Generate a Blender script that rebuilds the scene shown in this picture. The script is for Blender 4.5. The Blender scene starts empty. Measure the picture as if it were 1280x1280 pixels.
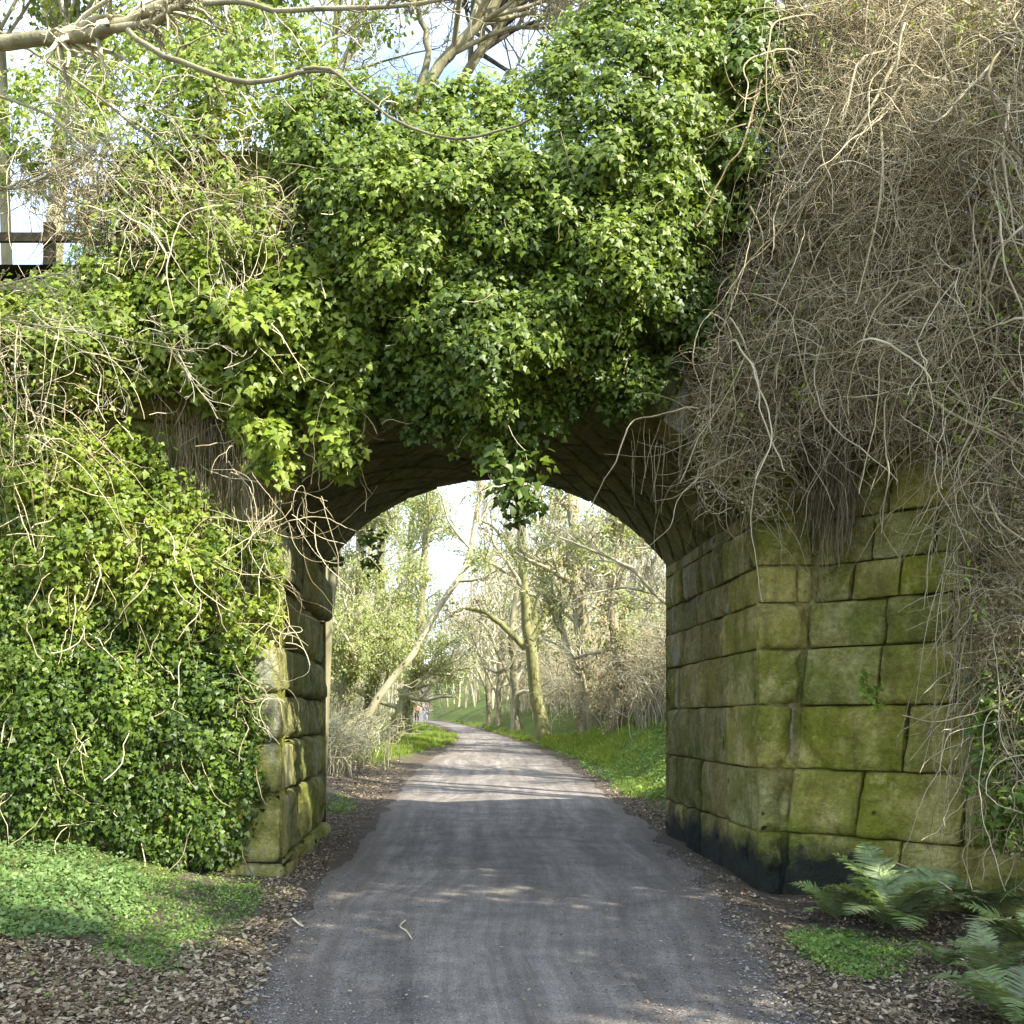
import bpy, math
import numpy as np
from math import radians as R_
C = bpy.context.scene.collection
PI = math.pi
# ------------------------------------------------------------------ camera model
F = 1200.0; VX = 546.0; HY = 898.0; CZ = 1.6       # focal length, vanishing point and horizon in photo pixels
YN = 9.5; YF = 13.34                                # near and far faces of the bridge
def W(px, py, Y):
    return np.array([(px-VX)/F*Y, Y, CZ+(HY-py)/F*Y])
def sm(a, b, x):
    t = np.clip((x-a)/(b-a), 0, 1); return t*t*(3-2*t)
# ------------------------------------------------------------------ noise
def _h(i, j, k, s):
    n = (i*374761393 + j*668265263 + k*2147483647 + s*974711) & 0xffffffff
    n = ((n ^ (n >> 13))*1274126177) & 0xffffffff
    n = ((n ^ (n >> 15))*2246822519) & 0xffffffff
    return ((n ^ (n >> 16)) & 0xffff)/65535.0
def vnoise(p, s=0):
    p = np.asarray(p, float); i = np.floor(p).astype(np.int64); f = p-i; f = f*f*(3-2*f); r = 0
    for a in (0, 1):
        for b in (0, 1):
            for c in (0, 1):
                w = (f[..., 0] if a else 1-f[..., 0])*(f[..., 1] if b else 1-f[..., 1])*(f[..., 2] if c else 1-f[..., 2])
                r = r+w*_h(i[..., 0]+a, i[..., 1]+b, i[..., 2]+c, s)
    return r*2-1
def fbm(p, s=0, o=3):
    p = np.asarray(p, float); r = 0; a = 1.; t = 0
    for k in range(o): r = r+a*vnoise(p*2.03**k+k*7.3, s+k); t += a; a *= .5
    return r/t
def nrm(v): return v/np.maximum(np.linalg.norm(v, axis=-1, keepdims=True), 1e-9)
# ------------------------------------------------------------------ mesh helpers
class MB:
    def __init__(s): s.v = []; s.f = []; s.t = []; s.n = 0; s.q = []
    def add(s, v, f, tint=None):
        v = np.asarray(v, float).reshape(-1, 3); f = np.asarray(f, np.int64)
        if len(v) == 0 or len(f) == 0: return
        s.v.append(v); s.f.append(f+s.n)
        if tint is None: tint = np.zeros(len(v))
        s.t.append(np.broadcast_to(np.asarray(tint, float), (len(v),)).copy()); s.n += len(v)
    def build(s, name, mat, parent=None, smooth=True):
        me = bpy.data.meshes.new(name); v = np.concatenate(s.v)
        me.vertices.add(len(v)); me.vertices.foreach_set('co', v.astype(np.float32).ravel())
        idx = np.concatenate([f.ravel() for f in s.f]); cnt = np.concatenate([np.full(len(f), f.shape[1]) for f in s.f])
        me.loops.add(len(idx)); me.loops.foreach_set('vertex_index', idx.astype(np.int32))
        st = np.concatenate([[0], np.cumsum(cnt)[:-1]])
        me.polygons.add(len(cnt)); me.polygons.foreach_set('loop_start', st.astype(np.int32))
        me.polygons.foreach_set('use_smooth', np.full(len(cnt), smooth))
        me.update(calc_edges=True)
        a = me.attributes.new('tint', 'FLOAT', 'POINT'); a.data.foreach_set('value', np.concatenate(s.t).astype(np.float32))
        me.materials.append(mat)
        o = bpy.data.objects.new(name, me); C.objects.link(o)
        if parent is not None:
            o.parent = parent
            o.matrix_parent_inverse = parent.matrix_basis.inverted()
        return o
def tag(o, label=None, cat=None, group=None, kind=None):
    if label: o['label'] = label
    if cat: o['category'] = cat
    if group: o['group'] = group
    if kind: o['kind'] = kind
    return o
def thing(name, label, cat, loc, group=None):
    o = bpy.data.objects.new(name, None); C.objects.link(o); o.location = tuple(map(float, loc)); o.empty_display_size = .2
    return tag(o, label, cat, group)
def tubes(mb, P, R, sides=3, tint=0.):
    P = np.asarray(P, float); R = np.asarray(R, float); N, m, _ = P.shape
    if N == 0: return
    T = nrm(np.gradient(P, axis=1)); ref = np.eye(3)[np.argmin((T**2).mean(1), axis=1)][:, None, :]
    A = nrm(np.cross(T, ref)); B = np.cross(T, A)
    an = np.arange(sides)*2*PI/sides
    v = P[:, :, None]+R[:, :, None, None]*(A[:, :, None]*np.cos(an)[:, None]+B[:, :, None]*np.sin(an)[:, None])
    i = (np.arange(N)[:, None, None]*m+np.arange(m-1)[None, :, None])*sides; k = np.arange(sides)[None, None]; k2 = (k+1) % sides
    f = np.stack([i+k, i+k2, i+sides+k2, i+sides+k], -1).reshape(-1, 4)
    t = np.broadcast_to(np.asarray(tint, float).reshape(-1, 1, 1), (N, m, sides)).ravel()
    mb.add(v.reshape(-1, 3), f, t)
def spline(pts, m):
    p = np.asarray(pts, float); n = len(p); t = np.linspace(0, n-1, m); i = np.minimum(t.astype(int), n-2); u = (t-i)[:, None]
    g = lambda k: p[np.clip(k, 0, n-1)]
    a, b, c, d = g(i-1), g(i), g(i+1), g(i+2)
    return .5*((2*b)+(c-a)*u+(2*a-5*b+4*c-d)*u*u+(3*b-a-3*c+d)*u**3)
# leaf templates
def tmpl(half, mid, fold=.12):
    o = [(x, y) for x, y in half]+[(-x, y) for x, y in half[::-1] if x > 1e-6]
    v = np.array([(0, mid, .0)]+[(x, y, -fold*abs(x)-.08*y*y) for x, y in o]); n = len(o)
    return v, np.array([(0, 1+i, 1+(i+1) % n) for i in range(n)])
IVY = tmpl([(0, 0), (.3, -.1), (.55, .16), (.3, .36), (.2, .62), (0, 1)], .3)
OVAL = tmpl([(0, 0), (.27, .28), (.24, .6), (0, 1)], .45, .25)
SMALL = (np.array([(0, 0, 0), (.3, .45, -.05), (0, 1, -.1), (-.3, .45, -.05)], float), np.array([(0, 1, 2, 3)]))
def leaves(mb, tm, P, Nn, Tip, S, tint):
    P = np.asarray(P, float); Nn = nrm(np.asarray(Nn, float)); Tip = Tip-Nn*np.sum(Tip*Nn, -1, keepdims=True); Tip = nrm(Tip)
    X = np.cross(Tip, Nn); v0, f0 = tm; S = np.broadcast_to(S, (len(P),))
    v = P[:, None]+S[:, None, None]*(X[:, None]*v0[None, :, 0:1]+Tip[:, None]*v0[None, :, 1:2]+Nn[:, None]*v0[None, :, 2:3])
    f = (np.arange(len(P))[:, None, None]*len(v0)+f0[None]).reshape(-1, f0.shape[1])
    mb.add(v.reshape(-1, 3), f, np.repeat(tint, len(v0)))
def clusters(mb, tm, cen, per, rad, size, rng, out=(0, -.8, .45), droop=.7, tint0=None, flat=(1, .8, 1), spread=.8):
    cen = np.asarray(cen, float); N = len(cen)
    if N == 0: return
    off = rng.normal(size=(N, per, 3)); off = nrm(off)*(rng.random((N, per, 1))**.5)
    rr = rad*rng.uniform(.4, 1.6, (N, 1, 1))
    P = cen[:, None]+off*rr*np.array(flat)
    nn = off*.9+np.array(out)+rng.normal(size=off.shape)*spread*.5
    tip = off*.6+np.array([0, -.15, -droop])+rng.normal(size=off.shape)*.5
    S = rng.uniform(size[0], size[1], (N, per))*rng.uniform(.8, 1.15, (N, 1))
    ct = rng.random((N, 1)) if tint0 is None else np.broadcast_to(np.asarray(tint0, float).reshape(-1, 1), (N, 1))
    t = np.clip(ct*.65+.35*rng.random((N, per)), 0, 1)
    leaves(mb, tm, P.reshape(-1, 3), nn.reshape(-1, 3), tip.reshape(-1, 3), S.ravel(), t.ravel())
def inpoly(px, py, poly):
    poly = np.asarray(poly, float); c = np.zeros(px.shape, bool); j = len(poly)-1
    for i in range(len(poly)):
        xi, yi = poly[i]; xj, yj = poly[j]
        m = ((yi > py) != (yj > py)) & (px < (xj-xi)*(py-yi)/(yj-yi+1e-12)+xi); c ^= m; j = i
    return c
def sample(poly, n, rng):
    poly = np.asarray(poly, float); lo = poly.min(0); hi = poly.max(0); out = []; k = 0
    while k < n:
        q = rng.uniform(lo, hi, (n*2, 2)); q = q[inpoly(q[:, 0], q[:, 1], poly)]; out.append(q); k += len(q)
    return np.concatenate(out)[:n]
def edged(px, py, poly):
    p = np.asarray(poly, float); d = np.full(px.shape, 1e9); a = p; b = np.roll(p, -1, 0)
    for i in range(len(p)):
        ab = b[i]-a[i]; t = np.clip(((px-a[i][0])*ab[0]+(py-a[i][1])*ab[1])/(ab@ab), 0, 1)
        d = np.minimum(d, np.hypot(px-a[i][0]-t*ab[0], py-a[i][1]-t*ab[1]))
    return d
def Wv(px, py, Y):
    return np.stack([(px-VX)/F*Y, Y+0*px, CZ+(HY-py)/F*Y], -1)
# ------------------------------------------------------------------ materials
def newmat(name):
    m = bpy.data.materials.new(name); m.use_nodes = True; nt = m.node_tree; nt.nodes.clear()
    return m, nt, nt.nodes, nt.links
def nd(ns, typ, **kw):
    n = ns.new(typ)
    for k, v in kw.items():
        if k.startswith('i_'):
            n.inputs[k[2:].replace('_', ' ')].default_value = v
        else: setattr(n, k, v)
    return n
def ramp(ns, stops, interp='LINEAR'):
    n = ns.new('ShaderNodeValToRGB'); n.color_ramp.interpolation = interp; e = n.color_ramp.elements
    while len(e) < len(stops): e.new(.5)
    for el, (p, c) in zip(e, stops): el.position = p; el.color = (*c, 1) if len(c) == 3 else (c[0],)*3+(1,)
    return n
def leafmat(name, cols, rough=.42, trans=.3, spec=.5, tcol=1.3):
    m, nt, ns, L = newmat(name)
    at = nd(ns, 'ShaderNodeAttribute', attribute_name='tint'); k = len(cols)
    cr = ramp(ns, [(i/(k-1), c) for i, c in enumerate(cols)]); L.new(at.outputs['Fac'], cr.inputs[0])
    no = nd(ns, 'ShaderNodeTexNoise', i_Scale=28., i_Detail=3.); tc = ns.new('ShaderNodeTexCoord'); L.new(tc.outputs['Object'], no.inputs['Vector'])
    mx = nd(ns, 'ShaderNodeMix', data_type='RGBA', blend_type='MULTIPLY'); mx.inputs[0].default_value = .7
    r2 = ramp(ns, [(.3, (.6,)), (.7, (1.35,))]); L.new(no.outputs['Fac'], r2.inputs[0]); L.new(cr.outputs[0], mx.inputs[6]); L.new(r2.outputs[0], mx.inputs[7])
    p = nd(ns, 'ShaderNodeBsdfPrincipled', i_Roughness=rough); p.inputs['Specular IOR Level'].default_value = spec
    L.new(mx.outputs[2], p.inputs['Base Color']); o = ns.new('ShaderNodeOutputMaterial')
    if trans > 0:
        t = ns.new('ShaderNodeBsdfTranslucent'); g = nd(ns, 'ShaderNodeMix', data_type='RGBA', blend_type='MULTIPLY'); g.inputs[0].default_value = 1
        g.inputs[7].default_value = (1.5*tcol, 1.35*tcol, .6*tcol, 1); L.new(mx.outputs[2], g.inputs[6]); L.new(g.outputs[2], t.inputs['Color'])
        s = ns.new('ShaderNodeMixShader'); s.inputs[0].default_value = trans; L.new(p.outputs[0], s.inputs[1]); L.new(t.outputs[0], s.inputs[2]); L.new(s.outputs[0], o.inputs[0])
    else: L.new(p.outputs[0], o.inputs[0])
    return m
def barkmat(name, cols, scale=6., rough=.85, stretch=.25):
    m, nt, ns, L = newmat(name)
    tc = ns.new('ShaderNodeTexCoord'); mp = nd(ns, 'ShaderNodeMapping'); mp.inputs['Scale'].default_value = (1, 1, stretch)
    L.new(tc.outputs['Object'], mp.inputs[0]); n1 = nd(ns, 'ShaderNodeTexNoise', i_Scale=scale, i_Detail=6.); L.new(mp.outputs[0], n1.inputs['Vector'])
    at = nd(ns, 'ShaderNodeAttribute', attribute_name='tint')
    ad = nd(ns, 'ShaderNodeMath', operation='MULTIPLY_ADD'); L.new(at.outputs['Fac'], ad.inputs[0]); ad.inputs[1].default_value = .5; L.new(n1.outputs['Fac'], ad.inputs[2])
    sb = nd(ns, 'ShaderNodeMath', operation='SUBTRACT'); L.new(ad.outputs[0], sb.inputs[0]); sb.inputs[1].default_value = .25
    k = len(cols); cr = ramp(ns, [(.25+.5*i/(k-1), c) for i, c in enumerate(cols)]); L.new(sb.outputs[0], cr.inputs[0])
    n2 = nd(ns, 'ShaderNodeTexNoise', i_Scale=scale*7, i_Detail=5.); L.new(mp.outputs[0], n2.inputs['Vector'])
    b = nd(ns, 'ShaderNodeBump', i_Strength=.6, i_Distance=.02); L.new(n2.outputs['Fac'], b.inputs['Height'])
    p = nd(ns, 'ShaderNodeBsdfPrincipled', i_Roughness=rough); p.inputs['Specular IOR Level'].default_value = .2
    L.new(cr.outputs[0], p.inputs['Base Color']); L.new(b.outputs[0], p.inputs['Normal'])
    o = ns.new('ShaderNodeOutputMaterial'); L.new(p.outputs[0], o.inputs[0]); return m
def stonemat(name, pale, ochre, moss, dark, mossamt=.5, soot=True, streak=False, brickscale=None):
    m, nt, ns, L = newmat(name)
    tc = ns.new('ShaderNodeTexCoord'); co = tc.outputs['Object']
    at = nd(ns, 'ShaderNodeAttribute', attribute_name='tint')
    def noise(s, d=5., vec=co, r=.55):
        n = nd(ns, 'ShaderNodeTexNoise', i_Scale=s, i_Detail=d, i_Roughness=r); L.new(vec, n.inputs['Vector']); return n.outputs['Fac']
    def mix(fac, a, b, bt='MIX'):
        x = nd(ns, 'ShaderNodeMix', data_type='RGBA', blend_type=bt)
        for s_, v in ((0, fac), (6, a), (7, b)):
            if isinstance(v, (int, float)): x.inputs[s_].default_value = v
            elif isinstance(v, tuple): x.inputs[s_].default_value = (*v, 1)
            else: L.new(v, x.inputs[s_])
        return x.outputs[2]
    def rp(f, a, b, lo=0., hi=1.):
        r = nd(ns, 'ShaderNodeMapRange', clamp=True); L.new(f, r.inputs[0]); r.inputs[1].default_value = a; r.inputs[2].default_value = b; r.inputs[3].default_value = lo; r.inputs[4].default_value = hi; return r.outputs[0]
    def mth(op, a, b):
        n = nd(ns, 'ShaderNodeMath', operation=op)
        for i, v in enumerate((a, b)):
            if isinstance(v, (int, float)): n.inputs[i].default_value = v
            else: L.new(v, n.inputs[i])
        return n.outputs[0]
    base = mix(rp(noise(2.3, 9., r=.7), .42, .6), ochre, pale)
    base = mix(rp(noise(30., 4.), .3, .75, 0, .35), base, dark)
    mf = mth('ADD', rp(noise(1.1, 8., r=.68), .62-mossamt*.35, .72-mossamt*.2), rp(at.outputs['Fac'], .55, 1., -.25, .35))
    base = mix(rp(mf, 0, 1, 0, .85), base, moss)
    mp = nd(ns, 'ShaderNodeMapping'); mp.inputs['Scale'].default_value = (5, 5, .7); L.new(co, mp.inputs[0])
    base = mix(rp(noise(1.2, 6., mp.outputs[0]), .5, .72, 0, .55), base, dark)          # run-down stains
    if streak: base = mix(rp(noise(1., 6., mp.outputs[0]), .56, .66, 0, .6), base, (.42, .42, .36))
    base = mix(rp(noise(9., 10., r=.75), .62, .7, 0, .75), base, (.018, .018, .01))       # pits and lichen spots
    vo = nd(ns, 'ShaderNodeTexVoronoi', i_Scale=1.7); L.new(co, vo.inputs['Vector']); hole = rp(vo.outputs['Distance'], .035, .06, 1, 0)
    base = mix(mth('MULTIPLY', hole, .85), base, (.012, .01, .006))
    mb_ = nd(ns, 'ShaderNodeMapping'); mb_.inputs['Scale'].default_value = (1.6, 1.6, 4.5); mb_.inputs['Rotation'].default_value = (.12, .08, 0); L.new(co, mb_.inputs[0]); bed = noise(2.2, 7., mb_.outputs[0], .7)
    base = mix(rp(bed, .54, .72, 0, .45), base, dark); base = mix(rp(noise(3.4, 9., r=.75), .56, .66, 0, .6), base, pale)
    md = ramp(ns, [(.3, (.6,)), (.5, (1.,)), (.68, (1.38,))]); L.new(noise(16., 10., r=.8), md.inputs[0]); base = mix(1., base, md.outputs[0], 'MULTIPLY')
    geo = ns.new('ShaderNodeNewGeometry'); sx = ns.new('ShaderNodeSeparateXYZ'); L.new(geo.outputs['Position'], sx.inputs[0])
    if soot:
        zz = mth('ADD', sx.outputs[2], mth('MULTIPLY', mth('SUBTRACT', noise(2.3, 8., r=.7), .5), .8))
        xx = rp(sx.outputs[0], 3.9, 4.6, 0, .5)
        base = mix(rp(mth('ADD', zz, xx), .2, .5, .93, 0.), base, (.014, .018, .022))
    tn = ramp(ns, [(0, (.72, .76, .7)), (.5, (1.,)), (1, (1.3, 1.22, 1.1))]); L.new(at.outputs['Fac'], tn.inputs[0]); base = mix(1., base, tn.outputs[0], 'MULTIPLY')
    p = nd(ns, 'ShaderNodeBsdfPrincipled', i_Roughness=.9); p.inputs['Specular IOR Level'].default_value = .2
    L.new(base, p.inputs['Base Color'])
    hgt = mth('ADD', mth('ADD', mth('MULTIPLY', noise(4.5, 10., r=.68), 1.1), mth('MULTIPLY', noise(24., 9., r=.75), .8)), mth('SUBTRACT', mth('MULTIPLY', bed, .45), mth('MULTIPLY', hole, .8)))
    b = nd(ns, 'ShaderNodeBump', i_Strength=1., i_Distance=.06); L.new(hgt, b.inputs['Height']); L.new(b.outputs[0], p.inputs['Normal'])
    o = ns.new('ShaderNodeOutputMaterial'); L.new(p.outputs[0], o.inputs[0]); return m
def plain(name, col, rough=.8):
    m, nt, ns, L = newmat(name); tc = ns.new('ShaderNodeTexCoord'); n = nd(ns, 'ShaderNodeTexNoise', i_Scale=12., i_Detail=5.); L.new(tc.outputs['Object'], n.inputs['Vector'])
    cr = ramp(ns, [(.3, tuple(c*.7 for c in col)), (.7, tuple(min(1, c*1.25) for c in col))]); L.new(n.outputs['Fac'], cr.inputs[0])
    p = nd(ns, 'ShaderNodeBsdfPrincipled', i_Roughness=rough); L.new(cr.outputs[0], p.inputs['Base Color']); o = ns.new('ShaderNodeOutputMaterial'); L.new(p.outputs[0], o.inputs[0]); return m
M = {}
M['stone'] = stonemat('mossy_sandstone', (.58, .52, .21), (.35, .32, .07), (.16, .19, .014), (.06, .052, .018), .6)
M['stone_left'] = stonemat('damp_sandstone', (.50, .47, .2), (.32, .31, .085), (.17, .2, .022), (.05, .05, .02), .6, soot=False, streak=True)
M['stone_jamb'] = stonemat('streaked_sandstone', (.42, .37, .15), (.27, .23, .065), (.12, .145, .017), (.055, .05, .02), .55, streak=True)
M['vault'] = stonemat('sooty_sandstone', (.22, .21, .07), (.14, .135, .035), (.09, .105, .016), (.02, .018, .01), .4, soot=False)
M['mortar'] = plain('earth_mortar', (.035, .032, .018))
M['ivy'] = leafmat('ivy_leaves', [(.03, .06, .008), (.07, .115, .012), (.14, .20, .02), (.26, .34, .06)], .45, .28, .3)
M['ivy_pale'] = leafmat('young_ivy_leaves', [(.06, .10, .012), (.13, .19, .02), (.21, .28, .03), (.34, .40, .08)], .45, .35, .35)
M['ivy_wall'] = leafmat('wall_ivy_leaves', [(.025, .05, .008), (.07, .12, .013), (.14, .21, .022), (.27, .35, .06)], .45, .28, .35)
M['ivy_far'] = leafmat('distant_ivy_leaves', [(.14, .17, .05), (.22, .26, .08), (.34, .36, .14)], .6, .3, .3)
M['herb'] = leafmat('ground_cover_leaves', [(.07, .13, .025), (.13, .22, .04), (.29, .40, .09)], .5, .3, .35)
M['herb_blue'] = leafmat('blue_green_leaves', [(.05, .10, .025), (.10, .17, .045), (.18, .26, .08)], .5, .25, .35)
M['grass'] = leafmat('grass_blades', [(.12, .2, .03), (.2, .29, .04), (.33, .36, .1)], .6, .35, .3)
M['fern'] = leafmat('fern_fronds', [(.17, .19, .11), (.2, .26, .11), (.26, .36, .08)], .5, .25, .4)
M['litter'] = leafmat('dead_leaves', [(.07, .05, .03), (.17, .125, .075), (.30, .235, .14), (.50, .43, .30)], .75, .12, .2, .7)
M['scrub'] = leafmat('dead_bramble_leaves', [(.17, .13, .07), (.32, .25, .14), (.45, .38, .22)], .8, .2, .2, .7)
M['vine'] = barkmat('dry_vine_bark', [(.20, .16, .08), (.44, .37, .21), (.66, .58, .38)], 3.)
M['vine_dark'] = barkmat('old_vine_bark', [(.10, .08, .04), (.22, .185, .10), (.36, .31, .19)], 3.)
M['bark'] = barkmat('grey_green_bark', [(.09, .085, .045), (.22, .2, .11), (.36, .33, .2)], 5.)
M['bark_moss'] = barkmat('mossy_bark', [(.09, .09, .03), (.19, .185, .07), (.3, .28, .13)], 4.)
M['twig'] = barkmat('pale_twigs', [(.26, .23, .13), (.42, .38, .24), (.56, .52, .36)], 3.)
M['twig_dark'] = barkmat('dark_twigs', [(.05, .042, .03), (.11, .095, .065), (.2, .175, .12)], 3.)
M['timber'] = barkmat('weathered_timber', [(.05, .035, .02), (.13, .1, .055), (.2, .16, .1)], 8., stretch=1.)
# ------------------------------------------------------------------ terrain
bY = [-400, 12, 20, 30, 45, 60, 80, 95, 115, 135, 170, 250, 900]; bZ = [0, 0, .1, .36, .76, 1.0, 1.2, 1.29, 1.38, 2.2, 7., 16., 30.]
def base(Y): return np.interp(Y, bY, bZ)
def hit(px, py):
    Y = np.linspace(2, 400, 8000); z = CZ+(HY-py)/F*Y-base(Y); i = np.argmax(z < 0); i = i if z[i] < 0 else len(Y)-1; return (px-VX)/F*Y[i], Y[i]
LE = np.array([hit(*p) for p in [(240, 1400), (285, 1280), (340, 1180), (398, 1100), (455, 1040), (505, 980), (523, 958), (548, 941), (571, 929), (575, 919), (562, 910), (538, 903), (500, 901)]])
RE = np.array([hit(*p) for p in [(1110, 1400), (1012, 1280), (935, 1170), (872, 1090), (805, 1025), (740, 975), (700, 950), (660, 931), (620, 918), (592, 910), (566, 904), (545, 901.5), (530, 900.7)]])
_lg = np.linspace(math.log(1.), math.log(900), 1500); _w = np.hanning(61); _w /= _w.sum()
def _sm(E):
    v = np.interp(np.exp(_lg), E[:, 1], E[:, 0]); return np.convolve(np.pad(v, 30, mode='edge'), _w, 'valid')
_l, _r = _sm(LE), _sm(RE)
def eL(Y): return np.interp(np.log(np.maximum(Y, 1.)), _lg, _l)
def eR(Y): return np.interp(np.log(np.maximum(Y, 1.)), _lg, _r)
def terrain(X, Y, noise=True):
    X = np.asarray(X, float); Y = np.asarray(Y, float); z = base(Y); far = sm(12.5, 17, Y)
    b = np.clip(X-(eR(Y)+.25), 0, None); z = z+far*9*(1-np.exp(-.5*b/9))*sm(0, 1.5, b)
    b2 = np.clip(eL(Y)-.6-X, 0, None); z = z+far*np.minimum(.09*b2, 2.5)
    z = z+(1-far)*(.5*sm(0, 1, (-1.25-X)/3.2)-.13*sm(.1, .8, X-eR(Y))+.25*sm(4.4, 6, X))
    inn = np.minimum(X-eL(Y), eR(Y)-X)
    if noise:
        p = np.stack([X*1.3, Y*1.3, 0*X], -1); z = z+sm(.1, -.5, inn)*(.05*fbm(p, 3, 4))
    return z-.03*sm(.02, .22, inn)
def GY(px, py):                      # point of the ground seen at a photo pixel
    Y = np.concatenate([np.arange(2, 30, .02), np.arange(30, 200, .2)]); X = (px-VX)/F*Y; z = CZ+(HY-py)/F*Y-terrain(X, Y, False)
    i = np.argmax(z < 0); i = i if z[i] < 0 else len(Y)-1
    return np.array([X[i], Y[i], float(terrain(X[i], Y[i]))])
xs = np.unique(np.concatenate([-np.geomspace(9, 700, 40)[::-1], np.arange(-9, 9, .07), np.geomspace(9, 700, 40)]))
ys = np.unique(np.concatenate([-np.geomspace(2, 300, 20)[::-1], np.arange(-2, 3, .25), np.arange(3, 22, .07), np.geomspace(22, 900, 150)]))
X, Y = np.meshgrid(xs, ys); Z = terrain(X, Y); nx, ny = len(xs), len(ys)
i = (np.arange(ny-1)[:, None]*nx+np.arange(nx-1)[None]).ravel(); gf = np.stack([i, i+1, i+nx+1, i+nx], -1)
far = sm(13.5, 17, Y); dR = X-eR(Y); dL = eL(Y)-X
gn = fbm(np.stack([X*.6, Y*.6, 0*X], -1), 9, 4)
grass = far*np.maximum(sm(.2, .9, dR+.4*gn), sm(.3, 1.2, dL+.6*gn)*sm(22, 30, Y+4*gn))
grass = np.maximum(grass, (1-far)*.8*sm(.1, .5, sm(-2., -2.8, X)*sm(6.8, 7.6, Y)+.35*gn-.2))
mb = MB(); mb.add(np.stack([X, Y, Z], -1), gf, np.clip(grass, 0, 1).ravel())
m, nt, ns, L = newmat('soil_and_grass'); tc = ns.new('ShaderNodeTexCoord'); co = tc.outputs['Object']
at = nd(ns, 'ShaderNodeAttribute', attribute_name='tint')
n1 = nd(ns, 'ShaderNodeTexNoise', i_Scale=3., i_Detail=8., i_Roughness=.7); n2 = nd(ns, 'ShaderNodeTexNoise', i_Scale=38., i_Detail=6., i_Roughness=.7); n3 = nd(ns, 'ShaderNodeTexVoronoi', i_Scale=26.)
for n in (n1, n2, n3): L.new(co, n.inputs['Vector'])
c1 = ramp(ns, [(.3, (.05, .04, .03)), (.5, (.12, .095, .07)), (.7, (.22, .175, .13))]); L.new(n2.outputs['Fac'], c1.inputs[0])
c2 = ramp(ns, [(.3, (.05, .075, .015)), (.5, (.11, .15, .03)), (.7, (.2, .21, .07))]); L.new(n2.outputs['Fac'], c2.inputs[0])
mx = nd(ns, 'ShaderNodeMix', data_type='RGBA'); L.new(at.outputs['Fac'], mx.inputs[0]); L.new(c1.outputs[0], mx.inputs[6]); L.new(c2.outputs[0], mx.inputs[7])
m2 = nd(ns, 'ShaderNodeMix', data_type='RGBA', blend_type='MULTIPLY'); m2.inputs[0].default_value = .6; r3 = ramp(ns, [(.35, (.55,)), (.65, (1.3,))]); L.new(n1.outputs['Fac'], r3.inputs[0]); L.new(mx.outputs[2], m2.inputs[6]); L.new(r3.outputs[0], m2.inputs[7])
b = nd(ns, 'ShaderNodeBump', i_Strength=1., i_Distance=.03); ad = nd(ns, 'ShaderNodeMath', operation='ADD'); L.new(n2.outputs['Fac'], ad.inputs[0]); L.new(n3.outputs['Distance'], ad.inputs[1]); L.new(ad.outputs[0], b.inputs['Height'])
p = nd(ns, 'ShaderNodeBsdfPrincipled', i_Roughness=.95); p.inputs['Specular IOR Level'].default_value = .15; L.new(m2.outputs[2], p.inputs['Base Color']); L.new(b.outputs[0], p.inputs['Normal'])
L.new(p.outputs[0], ns.new('ShaderNodeOutputMaterial').inputs[0])
tag(mb.build('ground', m), kind='structure')
# path
yy = np.unique(np.concatenate([np.arange(2.5, 20, .08), np.geomspace(20, 150, 150)])); K = 41
u = np.linspace(0, 1, K); wob = lambda s: fbm(np.stack([yy*1.6, yy*0, yy*0+s], -1), s, 4)
l = eL(yy)-.12+.25*wob(5); r = eR(yy)+.12+.28*wob(8)
X = l[:, None]+(r-l)[:, None]*u; Y = np.repeat(yy[:, None], K, 1)
Z = base(Y)+.006+.02*(1-(2*u-1)**2)-.006*np.exp(-((u-.3)/.07)**2)-.008*np.exp(-((u-.72)/.07)**2); Z = Z-.055*sm(.88, 1, np.abs(2*u-1))
Z = Z+.004*fbm(np.stack([X*6, Y*1.2, 0*X], -1), 4, 3)
i = (np.arange(len(yy)-1)[:, None]*K+np.arange(K-1)[None]).ravel(); mb = MB(); mb.add(np.stack([X, Y, Z], -1), np.stack([i, i+1, i+K+1, i+K], -1), ((X-eL(Y))/(eR(Y)-eL(Y))).ravel())
m, nt, ns, L = newmat('path_surface'); tc = ns.new('ShaderNodeTexCoord'); co = tc.outputs['Object']; at = nd(ns, 'ShaderNodeAttribute', attribute_name='tint')
sp = ns.new('ShaderNodeSeparateXYZ'); L.new(co, sp.inputs[0]); cb = ns.new('ShaderNodeCombineXYZ')
a1 = nd(ns, 'ShaderNodeMath', operation='MULTIPLY'); L.new(at.outputs['Fac'], a1.inputs[0]); a1.inputs[1].default_value = 8.; a2 = nd(ns, 'ShaderNodeMath', operation='MULTIPLY'); L.new(sp.outputs[1], a2.inputs[0]); a2.inputs[1].default_value = .11
wv = nd(ns, 'ShaderNodeTexNoise', i_Scale=.22, i_Detail=2.); L.new(co, wv.inputs['Vector']); wa = nd(ns, 'ShaderNodeMath', operation='MULTIPLY_ADD'); L.new(wv.outputs['Fac'], wa.inputs[0]); wa.inputs[1].default_value = 2.2; L.new(a1.outputs[0], wa.inputs[2]); L.new(wa.outputs[0], cb.inputs[0]); L.new(a2.outputs[0], cb.inputs[1])
s1 = nd(ns, 'ShaderNodeTexNoise', i_Scale=2.2, i_Detail=8., i_Roughness=.7); L.new(cb.outputs[0], s1.inputs['Vector'])
s2 = nd(ns, 'ShaderNodeTexNoise', i_Scale=1.6, i_Detail=12., i_Roughness=.78); L.new(co, s2.inputs['Vector'])
s3 = nd(ns, 'ShaderNodeTexNoise', i_Scale=75., i_Detail=4., i_Roughness=.8); L.new(co, s3.inputs['Vector'])
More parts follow.
